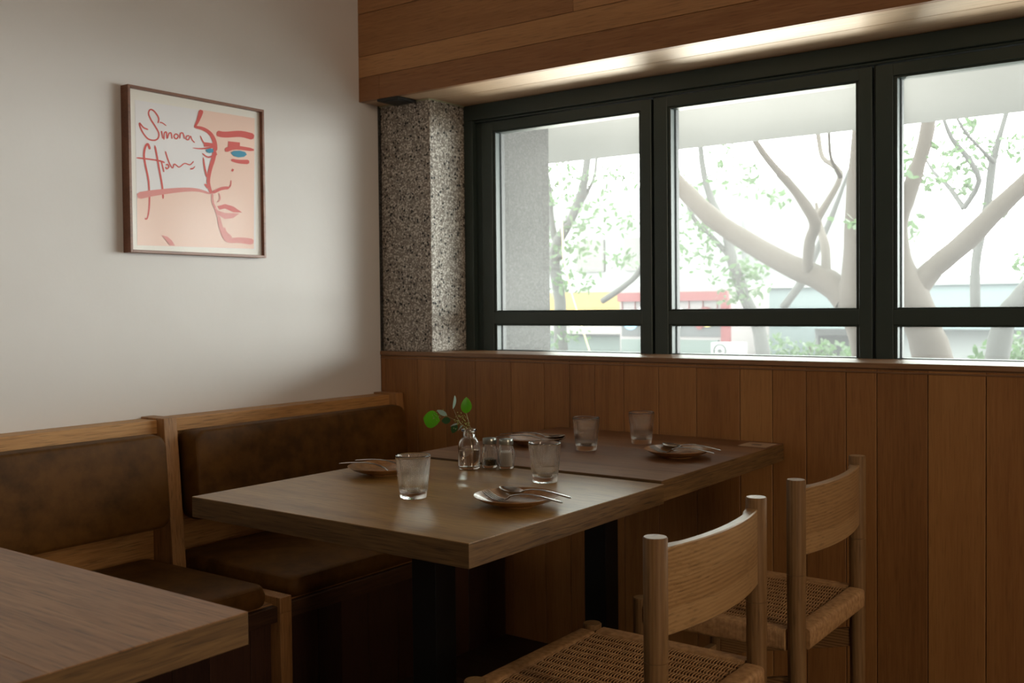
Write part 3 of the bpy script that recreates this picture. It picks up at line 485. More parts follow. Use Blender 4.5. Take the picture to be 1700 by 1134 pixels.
# boxed beam above the window: front boards, soffit boards
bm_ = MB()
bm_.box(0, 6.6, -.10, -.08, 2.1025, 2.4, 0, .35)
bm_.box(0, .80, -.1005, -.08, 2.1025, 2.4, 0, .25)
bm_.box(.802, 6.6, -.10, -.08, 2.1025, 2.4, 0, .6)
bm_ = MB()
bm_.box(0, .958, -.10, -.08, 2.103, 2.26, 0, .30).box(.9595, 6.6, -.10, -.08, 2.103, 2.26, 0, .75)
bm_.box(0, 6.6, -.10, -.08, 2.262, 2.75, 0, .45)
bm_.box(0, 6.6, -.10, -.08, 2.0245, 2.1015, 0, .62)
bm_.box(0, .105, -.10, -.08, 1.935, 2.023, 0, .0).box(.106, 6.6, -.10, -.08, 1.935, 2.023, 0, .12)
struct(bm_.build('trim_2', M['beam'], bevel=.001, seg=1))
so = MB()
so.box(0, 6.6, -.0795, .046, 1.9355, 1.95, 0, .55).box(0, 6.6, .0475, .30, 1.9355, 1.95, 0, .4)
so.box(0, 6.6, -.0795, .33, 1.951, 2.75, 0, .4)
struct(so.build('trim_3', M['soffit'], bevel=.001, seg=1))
# pale sealant line where pillar meets soffit
ms = plain('pale_sealant', (.42, .42, .28), .7)
struct(MB().tube([(.0, .012, 1.934), (.25, .012, 1.934), (.253, .02, 1.934), (.253, .212, 1.934)], .0035, 6).build('trim_4', ms, smooth=True))

# pebble-rendered pillar, inside and out
struct(MB().box(0, .25, .0145, .30, .994, 1.9345).build('wall_pillar', M['terrazzo'], bevel=.004), 'pebble-dashed grey pillar in the corner beside the window')
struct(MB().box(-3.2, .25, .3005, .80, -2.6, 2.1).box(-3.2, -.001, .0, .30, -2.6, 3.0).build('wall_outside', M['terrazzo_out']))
struct(MB().box(0, 6.6, .215, .40, -2.6, .975).build('wall_below_window', M['concrete']))

# ribbon window: outer frame, sashes with upper and lower pane
wroot = bpy.data.objects.new('window_1', None); COL.objects.link(wroot); struct(wroot)
NS = 4; P0 = .326; PITCHW = .742
XE = P0+NS*PITCHW
XE = P0+NS*PITCHW+.03
fr_ = MB()
fr_.box(.25, XE, .213, .33, 1.8765, 1.9355)                    # head
fr_.box(.25, XE, .225, .33, 1.868, 1.8765)
fr_.box(.252, .2935, .213, .33, .975, 1.8765)                  # left jamb
fr_.box(.2935, .327, .238, .33, .975, 1.868)
fr_.box(.25, XE, .235, .33, .94, .9935)                      # bottom rail (behind the sill)
fr_.box(XE-.032, XE, .213, .33, .975, 1.8765)
fr_.build('window_frame', M['win'], wroot, bevel=.003)
for k in range(1, NS+1):
    xm = P0+k*PITCHW
    if xm > 6.5: break
    MB().box(xm-.008, xm+.004, .245, .33, .94, 1.87).build('mullion', M['win'], wroot)
for k in range(NS):
    x0 = P0+k*PITCHW; 
    if x0 > 6.4: break
    a0, a1 = x0+.0015, x0+PITCHW-.0095
    g0, g1 = x0+.052, x0+.694
    s_ = MB()
    yf, yb = .228, .285
    s_.box(a0, g0, yf, yb, .975, 1.864).box(g1, a1, yf, yb, .975, 1.864)
    s_.box(g0, g1, yf, yb, 1.828, 1.864).box(g0, g1, yf, yb, 1.0945, 1.141).box(g0, g1, yf, yb, .975, .991)
    # glazing beads step back from the sash face
    e = .011
    for (z0, z1) in ((1.141, 1.828), (.991, 1.0945)):
        s_.box(g0, g0+e, yf+.006, yb, z0, z1).box(g1-e, g1, yf+.006, yb, z0, z1)
        s_.box(g0+e, g1-e, yf+.006, yb, z1-.006, z1).box(g0+e, g1-e, yf+.006, yb, z0, z0+.005)
    so_ = s_.build('sash', M['win'], wroot, bevel=.0012, seg=1)
    for (z0, z1) in ((1.141, 1.828), (.991, 1.0945)):
        MB().box(g0+e, g1-e, .262, .2622, z0+.004, z1-.004).build('pane', M['pane'], so_)
        if False: pass
    # black seal round the outside of the glass
    rb = MB()
    for (z0, z1) in ((1.141, 1.828), (.991, 1.0945)):
        rb.box(g0+e, g0+e+.005, .265, .285, z0, z1).box(g1-e-.005, g1-e, .265, .285, z0, z1)
    rb.build('seal', M['blackplastic'], so_)

struct(MB().box(XE, 6.6, .02, .33, .9945, 1.9345).build('light_block_wall', M['plaster']))  # unseen wall, ends the window band early to cut light on the left wall

# small flat black fitting under the beam
t = MB().box(.092, .195, -.098, .004, 1.9255, 1.9345).box(.105, .182, -.085, -.008, 1.9235, 1.9255)
tag(t.build('mounting_plate', M['blackplastic'], bevel=.0015), 'small flat black plate fixed under the wooden beam above the pebbled pillar', 'bracket')

# ---------------------------------------------------------------- picture
pic = thing('framed_picture', (0, -.8425, 1.333), 'red wood framed print of a red line face with handwriting, on the plaster wall', 'picture')
pc = (0, .8425, -1.333)
def shift(mb, d): mb.v = [(a+d[0], b_+d[1], c+d[2]) for a, b_, c in mb.v]; return mb
Y0, Y1, Z0, Z1 = -1.098, -.587, 1.3325, 1.829
fw = .0085
f_ = MB()
f_.box(.001, .038, Y0, Y0+fw, Z0, Z1, 0, .2).box(.001, .038, Y1-fw, Y1, Z0, Z1, 0, .4)
f_.box(.001, .038, Y0+fw, Y1-fw, Z1-fw, Z1, 0, .5).box(.001, .038, Y0+fw, Y1-fw, Z0, Z0+fw, 0, .6)
shift(f_, pc).build('frame', M['frame_wood'], pic, bevel=.001)
shift(MB().box(.002, .024, Y0+fw, Y1-fw, Z0+fw, Z1-fw), pc).build('mat', M['mat_paper'], pic)
pr_ = MB()
q = [(-1.0656, 1.7887), (-.6163, 1.7960), (-.6200, 1.3600), (-1.0672, 1.3554)]
pr_.add([(.0244, a, b_) for a, b_ in q]+[(.024, a, b_) for a, b_ in q], [(0, 1, 2, 3), (7, 6, 5, 4), (0, 4, 5, 1), (1, 5, 6, 2), (2, 6, 7, 3), (3, 7, 4, 0)])
shift(pr_, pc).build('print', M['print'], pic)
def flat(polys, name, mats, d0):
    mb = MB()
    for mi, pts in polys:
        n = len(pts); mb.add([(d0, a, b_) for a, b_ in pts], [tuple(range(n))], mi)
    return shift(mb, pc).build(name, mats, pic)
sk = flat([(0, ART_SKIN)], 'peach_shape', [M['skin']], .0246)
mb = MB(); mi = {'D': 0, 'P': 1, 'B': 2}; dz_ = 0
for c, rows in ART_STROKES:
    v = []; f = []
    for r in rows:
        cy_, cz_ = (r[0]+r[2])/2, (r[1]+r[3])/2; kk = 1.25
        v += [(.0249, cy_+(r[0]-cy_)*kk, cz_+(r[1]-cz_)*kk), (.0249, cy_+(r[2]-cy_)*kk, cz_+(r[3]-cz_)*kk)]
    for i in range(len(rows)-1): f.append((2*i, 2*i+1, 2*i+3, 2*i+2))
    dz_ += 3e-5
    mb.add([(p_[0]+dz_, p_[1], p_[2]) for p_ in v], f, mi[c])
for c, pts in ART_POLYS:
    dz_ += 3e-5; mb.add([(.0249+dz_, a, b_) for a, b_ in pts], [tuple(range(len(pts)))], mi[c])
shift(mb, pc).build('ink_drawing', [M['ink_d'], M['ink_p'], M['ink_b']], pic, fix=False)
shift(MB().box(.029, .0305, Y0+fw, Y1-fw, Z0+fw, Z1-fw), pc).build('glazing', M['glazing'], pic)

# ---------------------------------------------------------------- bench
bench = thing('banquette_bench', (0, -1.0, 0), 'long wooden wall bench under the picture, frame and base without its cushions', 'bench')
def bb(mb, name, mat, bevel=.002, **k):
    shift(mb, (0, 1.0, 0)); return mb.build(name, mat, bench, bevel=bevel, **k)
BY0 = -4.2
def lean(z): return .118 if z > .8 else .118+(.8-z)*.08   # front of the uprights leans out lower down
# top rail
bb(MB().box(.0005, .082, BY0, -1.05, .792, .832, 0, .5), 'top_rail', M['bench'])
bb(MB().box(.0005, .082, -1.005, -.0425, .792, .832, 0, .35), 'top_rail', M['bench'])
bb(MB().box(.0005, .055, BY0, -1.05, .35, .7915, 0, .45), 'back_panel', M['bench'])
bb(MB().box(.0005, .055, -1.005, -.0425, .35, .7915, 0, .45), 'back_panel', M['bench'])
def upright(y0, y1):
    m_ = MB()
    pr = [(0.0005, .838), (.115, .838), (.118, .80), (.150, .40), (.150, .3), (0.0005, .3)]
    m_.loft([[(x_, y0, z_) for x_, z_ in pr], [(x_, y1, z_) for x_, z_ in pr]], 0)
    m_.tone = [.5]*len(m_.f)
    return m_
bb(upright(-1.05, -1.005), 'upright', M['bench_v'])
bb(upright(-.0425, -.001), 'upright', M['bench_v'])
# seat deck, apron, base boards, front post
bb(MB().box(.055, .60, BY0, -1.05, .345, .3685, 0, .3), 'seat_deck', M['bench'])
bb(MB().box(.055, .60, -1.005, -.001, .345, .3685, 0, .3), 'seat_deck', M['bench'])
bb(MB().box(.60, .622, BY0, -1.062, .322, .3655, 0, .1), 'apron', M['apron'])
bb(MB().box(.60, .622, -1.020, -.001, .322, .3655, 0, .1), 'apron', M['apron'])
bb(MB().box(.15, .632, -1.061, -1.021, .3455, .388, 0, .5).box(.59, .632, -1.061, -1.021, 0, .3455, 0, .35), 'front_post', M['bench_v'])
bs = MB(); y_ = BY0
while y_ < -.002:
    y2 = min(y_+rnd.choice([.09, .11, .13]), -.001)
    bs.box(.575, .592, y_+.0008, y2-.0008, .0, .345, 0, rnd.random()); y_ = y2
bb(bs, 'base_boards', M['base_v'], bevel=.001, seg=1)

def rring(hx, hy, R, n=6):
    pts = []
    R = max(min(R, hx-.001, hy-.001), .001)
    for cx_, cy_, a0 in ((hx-R, hy-R, 0), (-hx+R, hy-R, 90), (-hx+R, -hy+R, 180), (hx-R, -hy+R, 270)):
        for i in range(n+1):
            a = math.radians(a0+90*i/n); pts.append((cx_+R*math.cos(a), cy_+R*math.sin(a)))
    return pts
def cushion_mesh(hx, hy, th, R, r, crown):
    """pad lying in XY, thickness th along +Z, back face at 0"""
    rings = []
    rings.append([(a, b_, 0) for a, b_ in rring(hx-.006, hy-.006, R-.003)])
    rings.append([(a, b_, .006) for a, b_ in rring(hx, hy, R)])
    for k in range(1, 4):
        z = .006+(th-r-.006)*k/3; bulge = .004*math.sin(math.pi*k/3)
        rings.append([(a, b_, z) for a, b_ in rring(hx+bulge, hy+bulge, R)])
    for k in range(1, 6):
        a_ = math.pi/2*k/5; ins = r*(1-math.cos(a_)); z = th-r+r*math.sin(a_)
        rings.append([(a, b_, z) for a, b_ in rring(hx-ins, hy-ins, R-ins*.5)])
    for t_ in (.02, .04, .07, .1, .13):
        ins = r+t_
        if ins > min(hx, hy)-.01: break
        rings.append([(a, b_, th+crown*(1-math.exp(-t_/.05))) for a, b_ in rring(hx-ins, hy-ins, max(R-ins*.5, .02))])
    return MB().loft(rings)
def cushion(name, hx, hy, th, R, r, crown, mtx, label, group, piping_z):
    mb = cushion_mesh(hx, hy, th, R, r, crown)
    o = mb.build(name, M['leather'], smooth=True)
    o.matrix_world = mtx
    tag(o, label, 'cushion', group)
    pp = rring(hx-r*.25, hy-r*.25, R)
    pts = [(a, b_, piping_z) for a, b_ in pp]; pts.append(pts[0])
    MB().tube(pts, .0022, 6).build('piping', M['leather'], o, smooth=True)
    return o
def frame_mtx(origin, xa, ya, za):
    m_ = Matrix((Vector(xa), Vector(ya), Vector(za))).transposed().to_4x4(); m_.translation = Vector(origin); return m_
# back pads stand against the panel, face tilts a little
tilt = math.radians(4.5)
def back_pad(y0, y1, label):
    za = Vector((math.cos(tilt), 0, math.sin(tilt))); ya = Vector((-math.sin(tilt), 0, math.cos(tilt))); xa = Vector((0, -1, 0)).cross(Vector((0, 0, 0))) if False else ya.cross(za)
    c = Vector((.094, (y0+y1)/2, .659))
    return cushion('back_cushion', (y1-y0)/2, .134, .095, .035, .012, .006, frame_mtx(c, xa, ya, za), label, 'leather back cushions of the wall bench', .095-.006)
back_pad(-.985, -.058, 'long brown leather back cushion behind the table set for four')
back_pad(-2.45, -1.085, 'brown leather back cushion at left, behind the empty table corner')
def seat_pad(y0, y1, label):
    c = Vector((.345, (y0+y1)/2, .3695))
    return cushion('seat_cushion', .267, (y1-y0)/2, .058, .03, .016, .006, frame_mtx(c, (1, 0, 0), (0, 1, 0), (0, 0, 1)), label, 'leather seat cushions of the wall bench', .058-.008)
seat_pad(-1.000, -.046, 'brown leather seat cushion on the bench under the set table')
seat_pad(-2.45, -1.085, 'brown leather seat cushion on the bench at left, beside the small front post')

# ---------------------------------------------------------------- tables
def table(loc, sy, wood_, label, topz, boards, th=.045, base=True):
    t = thing('dining_table', loc, label, 'table', 'wooden dining tables along the bench')
    hx = .3925; tp = MB(); y_ = -sy/2
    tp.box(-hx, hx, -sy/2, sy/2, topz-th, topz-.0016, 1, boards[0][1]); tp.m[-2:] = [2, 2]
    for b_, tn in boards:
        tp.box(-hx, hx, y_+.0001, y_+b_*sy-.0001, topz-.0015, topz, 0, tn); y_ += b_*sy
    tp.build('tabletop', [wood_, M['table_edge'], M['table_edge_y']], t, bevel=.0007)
    MB().box(-.035, .035, -.035, .035, .018, topz-th-.006).build('pedestal_column', M['black'], t, bevel=.002)
    MB().box(-.21, .21, -.21, .21, 0.0005, .018).build('base_plate', M['black'], t, bevel=.003)
    MB().box(-.16, .16, -.16, .16, topz-th-.006, topz-th).build('mounting_plate', M['black'], t)
    return t
t1 = table((1.2400, -1.1385, 0), .706, M['table'], 'pale brown wooden table in the middle, set with two plates', .75, [(1, .55)])
t1.rotation_euler = (0, 0, math.radians(-.6))
t2 = table((1.2300, -.3995, 0), .752, M['table_b'], 'darker reddish table pushed up to the panelled wall, set with two plates', .7545, [(.16, .62), (.20, .35), (.22, .15), (.25, .45), (.17, .3)], th=.05)
t3 = table((1.2345, -2.325, 0), .706, M['table_c'], 'empty coarse-grained table corner at lower left of the photo', .75, [(.3, .5), (.3, .35), (.4, .6)])
# joint line on the edge band of the wall table
MB().box(.3926, .3929, -.376, .376, .737, .7378).build('edge_joint', M['slot'], t2)
# inlaid outlet block at the wall corner of the table
ob = MB().box(.300, .384, .262, .350, .7546, .7556, 0, .9).build('outlet_cover', M['outlet'], t2, bevel=.0004, label='small pale wooden outlet cover let into the table')
MB().box(.326, .356, .296, .310, .7556, .7559).build('slot', M['slot'], ob)

# ---------------------------------------------------------------- chairs
def woven_rail(p0, p1, w_, h_, pitch=.0034):
    """rail wrapped in cord between two points; corrugated across its length"""
    p0 = Vector(p0); p1 = Vector(p1); L = (p1-p0).length; n = int(L/pitch)
    d = (p1-p0).normalized(); side = d.cross(Vector((0, 0, 1)))
    base = rring(w_/2, h_/2, .009, 3)
    rings = []
    for i in range(n*2+1):
        k = 1.0 if i % 2 else .0
        c = p0+d*(L*i/(n*2))
        rings.append([tuple(c+side*(a*(1+.05*k))+Vector((0, 0, b_*(1+.045*k)))) for a, b_ in base])
    return MB().loft(rings)
def make_chair(loc, label):
    t = thing('dining_chair', loc, label, 'chair', 'ash chairs with woven cord seats')
    # origin: floor under the middle of the rear posts; -x is the front
    def leg(x_, y_, z0, z1, r, name, sm=True, nm='ash', toe=1.0):
        pr = [(r*.8*toe, z0), (r*toe, z0+.004), (r, z1-.002), (r-.0018, z1)] if z0 < .1 and z1 < .5 else \
             [(r*.8, z0), (r*toe, z0+.004), (r, z1)] if z0 < .1 else [(r, z0), (r, z1-.002), (r-.0018, z1)]
        mb_ = MB().lathe(pr, 32, (x_, y_, 0)); mb_.m[-1] = 1
        return mb_.build(name, [M[nm], M['ash_y']], t, smooth=True)
    D = .382; Wd = .2085; r = .0205
    for s_ in (-1, 1):
        leg(0, s_*Wd, 0, .5735, r, 'back_leg', toe=.8)
        leg(0, s_*Wd, .5742, .78, r, 'back_post')
        leg(-D, s_*Wd, 0, .462, r, 'front_leg', toe=.8)
    # bowed back board with thicker inner ends
    rings = []
    n = 28; w = .1885
    for i in range(n+1):
        u = -1+2*i/n; y_ = u*w
        bow = .023*(1-u*u)
        xo = .0115+bow                                  # outer (rear) face
        k = 1.0 if abs(u) > .84 else (0 if abs(u) < .70 else (abs(u)-.70)/.14)
        th = .019+.006*k
        z0, z1 = .612, .7595
        xi = xo-th
        rings.append([(xo-.002, y_, z0), (xo, y_, z0+.003), (xo, y_, z1-.003), (xo-.002, y_, z1), (xi+.002, y_, z1), (xi, y_, z1-.003), (xi, y_, z0+.003), (xi+.002, y_, z0)])
    def board(zc0, zc1, tn):
        rr = []
        for rg in rings:
            xo = rg[1][0]; xi = rg[5][0]; y_ = rg[0][1]
            e0 = .002 if zc0 < .613 else 0; e1 = .002 if zc1 > .759 else 0
            rr.append([(xo-e0, y_, zc0), (xo, y_, zc0+e0), (xo, y_, zc1-e1), (xo-e1, y_, zc1), (xi+e1, y_, zc1), (xi, y_, zc1-e1), (xi, y_, zc0+e0), (xi+e0, y_, zc0)] if True else rg)
        return rr
    mb = MB()
    for z0, z1, tn in ((.612, .6549, .62), (.6551, .7034, .3), (.7036, .7595, .5)):
        k0 = len(mb.f); mb.loft(board(z0, z1, tn)); 
        for q_ in range(k0, len(mb.f)): mb.tone[q_] = tn
    # merge doubled points away visually by keeping the seams hairline
    mb.build('backrest', M['ash_y'], t, smooth=True)
    # stretchers under the seat, falling towards the front
    for s_ in (-1, 1):
        y_ = s_*(Wd-.002)
        rg = []
        for x_, z0, z1 in ((-.016, .300, .346), (-D+.016, .212, .258)):
            rg.append([(x_, y_-.009, z0), (x_, y_+.009, z0), (x_, y_+.009, z1), (x_, y_-.009, z1)])
        MB().loft(rg).build('side_stretcher', M['ash_x'], t, bevel=.002)
    MB().box(-D-.009, -D+.009, -Wd+.0195, Wd-.0195, .20, .24).build('front_stretcher', M['ash_y'], t, bevel=.002)
    # woven seat
    zt = .452; hh = .046; ww = .042
    seat = MB()
    zc = zt-hh/2
    parts = [woven_rail((0.002, -Wd+r-.001, zc), (0.002, Wd-r+.001, zc), ww, hh), woven_rail((-D, -Wd+r-.001, zc), (-D, Wd-r+.001, zc), ww, hh),
             woven_rail((-D+r-.001, -Wd, zc), (-r+.001, -Wd, zc), ww, hh), woven_rail((-D+r-.001, Wd, zc), (-r+.001, Wd, zc), ww, hh)]
    for p in parts:
        seat.add(p.v, p.f)
    so_ = seat.build('seat', M['cord'], t, smooth=True)
    # warp pairs front to back
    wz = zt-.006; wp = .0292; nb = int((2*Wd-ww)/wp)
    wy = [(-nb/2+i)*wp for i in range(nb+1)]
    wm = MB()
    for y_ in wy:
        for dy in (-.0018, .0018):
            wm.tube([(-D+.012, y_+dy, wz), (-.012, y_+dy, wz)], .0016, 6)
    wm.build('warp_cords', M['cord'], so_, smooth=True)
    cm = MB(); x_ = -D+.0225; j = 0
    ysteps = []
    ns = nb*6
    ye = (2*Wd-ww)/2+.006
    while x_ < -.0225:
        pts = []
        for i in range(ns+3):
            y_ = -ye+2*ye*i/(ns+2)
            ph = (y_/wp)*math.pi
            z_ = wz+ .0034*math.cos(ph)*(1 if j % 2 else -1)
            if abs(y_) > ye-.012: z_ = wz+.002
            pts.append((x_+.0006*math.sin(ph*2), y_, z_))
        cm.tube(pts, .00148, 5, cap=False); x_ += .0033; j += 1
    cm.build('weft_cords', M['cord'], so_, smooth=True, fix=False)
    # wrapped strands bridging each side of the seat
    return t
ch1 = make_chair((1.934, -1.178, 0), 'nearer ash chair with woven cord seat, at the middle table')
ch2 = copy_thing(ch1, (1.927, -.526, 0), 0, 'farther ash chair with woven cord seat, nearer the panelled wall', 'ash chairs with woven cord seats')

# ---------------------------------------------------------------- tableware
NF = 60
def fl_(k, a, amp): return amp*(abs(math.cos(a*NF/2))**.8-.5)
def make_glass(loc, label):
    t = thing('drinking_glass', loc, label, 'glass', 'ribbed water glasses')
    H_ = .0925; rb, rt = .0288, .0385; wl = .0021
    prof = [(rb-.002, 0), (rb, .0012), (rb+.0004, .010)]
    fk = {2: .0002}
    zs = [.0165, .03, .05, .07, .085]
    for z in zs: fk[len(prof)] = .0010; prof.append((rb+(rt-rb)*z/H_, z))
    prof += [(rt-.0002, .0895), (rt-.0004, H_-.0008), (rt-.0011, H_), (rt-wl+.0003, H_-.0008)]
    for z in (.085, .06, .035): prof.append((rb+(rt-rb)*z/H_-wl, z))
    prof += [(rb-.0022, .0165), (rb-.006, .0140), (.006, .0135)]
    mb = MB().lathe(prof, NF*8, (0, 0, 0), 0, flute=lambda k, a: fl_(k, a, fk.get(k, 0)))
    mb.build('tumbler', M['glass'], t, smooth=False)
    for o in t.children:
        for p in o.data.polygons: p.use_smooth = True
    return t
g1 = make_glass((1.262, -1.228, .7503), 'ribbed water glass at left, in front of the plate near the bench')
Gs = [((1.390, -.912, .7503), 'ribbed water glass behind the front right plate, beside the shakers'),
      ((1.210, -.443, .7548), 'ribbed water glass on the darker table, beside the back left plate'),
      ((1.274, -.240, .7548), 'ribbed water glass closest to the panelled wall')]
for l, lb in Gs: copy_thing(g1, l, .3, lb)

def make_plate(loc, label):
    prof = [(.034, 0), (.038, .0), (.040, .003), (.056, .0065), (.076, .0135), (.0876, .0205), (.0890, .0214), (.0884, .0224), (.0866, .0218), (.074, .0155), (.060, .0098), (.045, .0066), (.02, .0055), (.004, .0055)]
    o = MB().lathe(prof, 72).build('side_plate', M['plate'], smooth=True)
    o.location = loc
    return tag(o, label, 'plate', 'brown glazed side plates')
p1 = make_plate((1.500, -1.177, .7502), 'brown glazed plate front right, under a fork and spoon')
Pl = [((.994, -1.037, .7502), 'brown glazed plate left of and behind the ribbed glass near the bench'),
      ((1.485, -.424, .7547), 'brown glazed plate on the darker table, back right'),
      ((1.020, -.428, .7547), 'brown glazed plate behind the salt and pepper shakers')]
for l, lb in Pl:
    c = p1.copy(); COL.objects.link(c); c.location = l; c['label'] = lb

def sect(x_, z_, w_, t_, dish=0, k_=1.22):
    if x_ >= 0: w_ *= k_; t_ *= 1.15
    # flattened section, 10 points
    pts = []
    for k in range(12):
        a = 2*math.pi*k/12; yy_ = math.cos(a)*w_/2; zz = math.sin(a)*t_/2
        pts.append((x_, yy_, z_+zz+dish*(yy_/(w_/2+1e-6))**2))
    return pts
def handle_st():
    # x from 0 (neck, towards head) to +L (end)
    return [(.000, .0215, .0055, .003), (.012, .0255, .0046, .0032), (.03, .0290, .0048, .003), (.055, .0305, .006, .0026), (.085, .0292, .0082, .0024), (.112, .0268, .0105, .0023), (.128, .0250, .0108, .0022), (.1335, .0240, .0075, .0018), (.1355, .0236, .003, .0010)]
def make_fork(loc, rz, label, group):
    mb = MB(); rg = []
    # palm
    for x_, z_, w_, t_ in [(-.030, .0108, .0225, .0015), (-.022, .0104, .0225, .0018), (-.014, .0122, .0185, .002), (-.006, .0170, .0095, .0026)]: rg.append(sect(x_, z_, w_, t_))
    for x_, z_, w_, t_ in handle_st(): rg.append(sect(x_, z_, w_, t_))
    mb.loft(rg)
    for k in range(4):
        yk = -.0096+.0064*k
        rr = []
        for x_, z_, w_ in [(-.028, .0107, .0040), (-.045, .0135, .0034), (-.060, .0190, .0030), (-.070, .0240, .0018), (-.0715, .0247, .0006)]:
            s_ = sect(x_, z_, w_, .0016); rr.append([(a, b_+yk, c) for a, b_, c in s_])
        mb.loft(rr)
    o = mb.build('fork', M['steel'], smooth=True); o.location = loc; o.rotation_euler = (0, 0, rz)
    return tag(o, label, 'fork', group)
def make_spoon(loc, rz, label, group):
    mb = MB(); rg = []
    for x_, w_, d_ in [(-.0655, .004, 0), (-.064, .014, .002), (-.058, .026, .005), (-.048, .036, .0078), (-.036, .040, .0092), (-.024, .037, .0085), (-.014, .028, .006), (-.007, .017, .003), (-.002, .0095, .0008)]:
        zt_ = .0225+(-.02-x_)*.06
        # concave section: outer then inner
        pts = []
        nn = 9
        for k in range(nn):
            u = -1+2*k/(nn-1); pts.append((x_, u*w_/2, zt_-d_*(1-u*u)**.8-.0007))
        for k in range(nn):
            u = 1-2*k/(nn-1); pts.append((x_, u*w_/2*.97, zt_-d_*(1-u*u)**.8+.0007))
        rg.append(pts)
    mb.loft(rg)
    hs = handle_st(); mb.loft([sect(x_-.004, z_+.001, w_, t_) for x_, z_, w_, t_ in hs])
    o = mb.build('spoon', M['steel'], smooth=True); o.location = loc; o.rotation_euler = (0, 0, rz)
    return tag(o, label, 'spoon', group)
GF, GSp = 'forks lying on the side plates', 'spoons lying on the side plates'
fk1 = make_fork((1.4905, -1.184, 0.7481), math.radians(-5), 'fork on the front right plate, tines to the left', GF)
sp1 = make_spoon((1.496, -1.147, 0.7515), math.radians(-8), 'spoon on the front right plate, bowl above the fork', GSp)
def cp(o, loc, rz, lb):
    c = o.copy(); COL.objects.link(c); c.location = loc; c.rotation_euler = (0, 0, rz); c['label'] = lb; return c
cp(fk1, (1.470, -.424, 0.7526), math.radians(-11), 'fork on the back right plate of the darker table')
cp(sp1, (1.479, -.389, 0.7560), math.radians(-13), 'spoon on the back right plate of the darker table')
cp(fk1, (1.012, -1.054, 0.7481), math.radians(189), 'fork on the plate near the bench, handle to the left')
cp(sp1, (1.026, -1.022, 0.7515), math.radians(186), 'spoon on the plate near the bench, partly behind the ribbed glass')
cp(fk1, (1.044, -.428, 0.7526), math.radians(206), 'fork on the plate behind the shakers, handle nearest')
cp(sp1, (1.036, -.402, 0.7560), math.radians(203), 'spoon on the plate behind the shakers, farther from the vase')

# vase bottle with water
vase = thing('glass_bottle_vase', (1.118, -.855, .7503), 'small clear glass bottle vase half full of water', 'vase')
prof = [(.022, 0), (.0262, .001), (.0278, .004), (.0278, .052), (.0272, .062), (.0240, .071), (.0180, .078), (.0150, .081), (.0148, .092), (.0152, .094), (.0195, .096), (.0200, .0985), (.0192, .1008), (.0165, .1012), (.0136, .0995),
        (.0128, .094), (.0126, .082), (.0160, .0765), (.0222, .069), (.0252, .061), (.0258, .052), (.0258, .008), (.0235, .0055), (.004, .0048)]
MB().lathe(prof, 48).build('bottle', M['glass'], vase, smooth=True)
MB().lathe([(.004, .0052), (.0232, .0059), (.02555, .0085), (.02555, .0475), (.004, .0475)], 48).build('water', M['water'], vase, smooth=True, label='clear water')

# shakers
def shaker(loc, label, fillmat, h, lbl):
    t = thing('table_shaker', loc, label, 'shaker', 'lidded glass shakers beside the vase')
    am = .0009; n_ = 24; SZ = 1.16
    prof = [(.015, 0), (.0178, .001), (.0190, .004), (.0205, .012), (.0212, .026), (.0205, .038), (.0185, .045), (.0165, .0485), (.0165, .052), (.0150, .052), (.0150, .0485), (.0170, .044), (.0188, .037), (.0194, .026), (.0188, .012), (.0172, .006), (.004, .005)]
    prof = [(a_, b_*SZ) for a_, b_ in prof]
    MB().lathe(prof, n_*8, flute=lambda k, a: (am*(abs(math.cos(a*n_/2))-.5) if 2 < k < 7 else 0)).build('jar', M['glass'], t, smooth=True)
    f = [(.003, .0054), (.0168, .0064), (.0184, .012), (.0190, .026)]
    f = [q_ for q_ in f if q_[1] < h]+[(.0186 if h < .03 else .0180, h), (.010, h+.002), (.002, h+.0015)]
    f = [(a_, b_*SZ) for a_, b_ in f]
    MB().lathe(f, 32).build('contents', fillmat, t, smooth=True, label=lbl)
    MB().lathe([(a_, b_+.0525*(SZ-1)) for a_, b_ in [(.0165, .0525), (.0178, .0525), (.0182, .0545), (.0180, .0565), (.0184, .0585), (.0182, .0640), (.0172, .0665), (.012, .0675), (.003, .0676)]], 40).build('lid', M['lid'], t, smooth=True)
    return t
salt = plain('salt_grains', (.78, .72, .66), .8, bump=.6, bscale=900)
m, nt, b = newmat('pepper_flakes')
tcn = N(nt, 'ShaderNodeTexCoord'); vo = N(nt, 'ShaderNodeTexVoronoi'); vo.inputs['Scale'].default_value = 420
c1 = N(nt, 'ShaderNodeValToRGB'); c1.color_ramp.elements[0].color = (.02, .012, .006, 1); c1.color_ramp.elements[1].color = (.26, .17, .08, 1)
s1 = N(nt, 'ShaderNodeSeparateColor'); nt.links.new(tcn.outputs['Object'], vo.inputs['Vector']); nt.links.new(vo.outputs['Color'], s1.inputs[0]); nt.links.new(s1.outputs[0], c1.inputs[0]); nt.links.new(c1.outputs[0], b.inputs['Base Color'])
shaker((1.151, -.812, .7503), 'ribbed glass shaker of dark pepper, next to the vase', m, .019, 'coarse dark pepper')
shaker((1.197, -.803, .7503), 'ribbed glass shaker of pale salt, right of the pepper', salt, .036, 'pale salt')

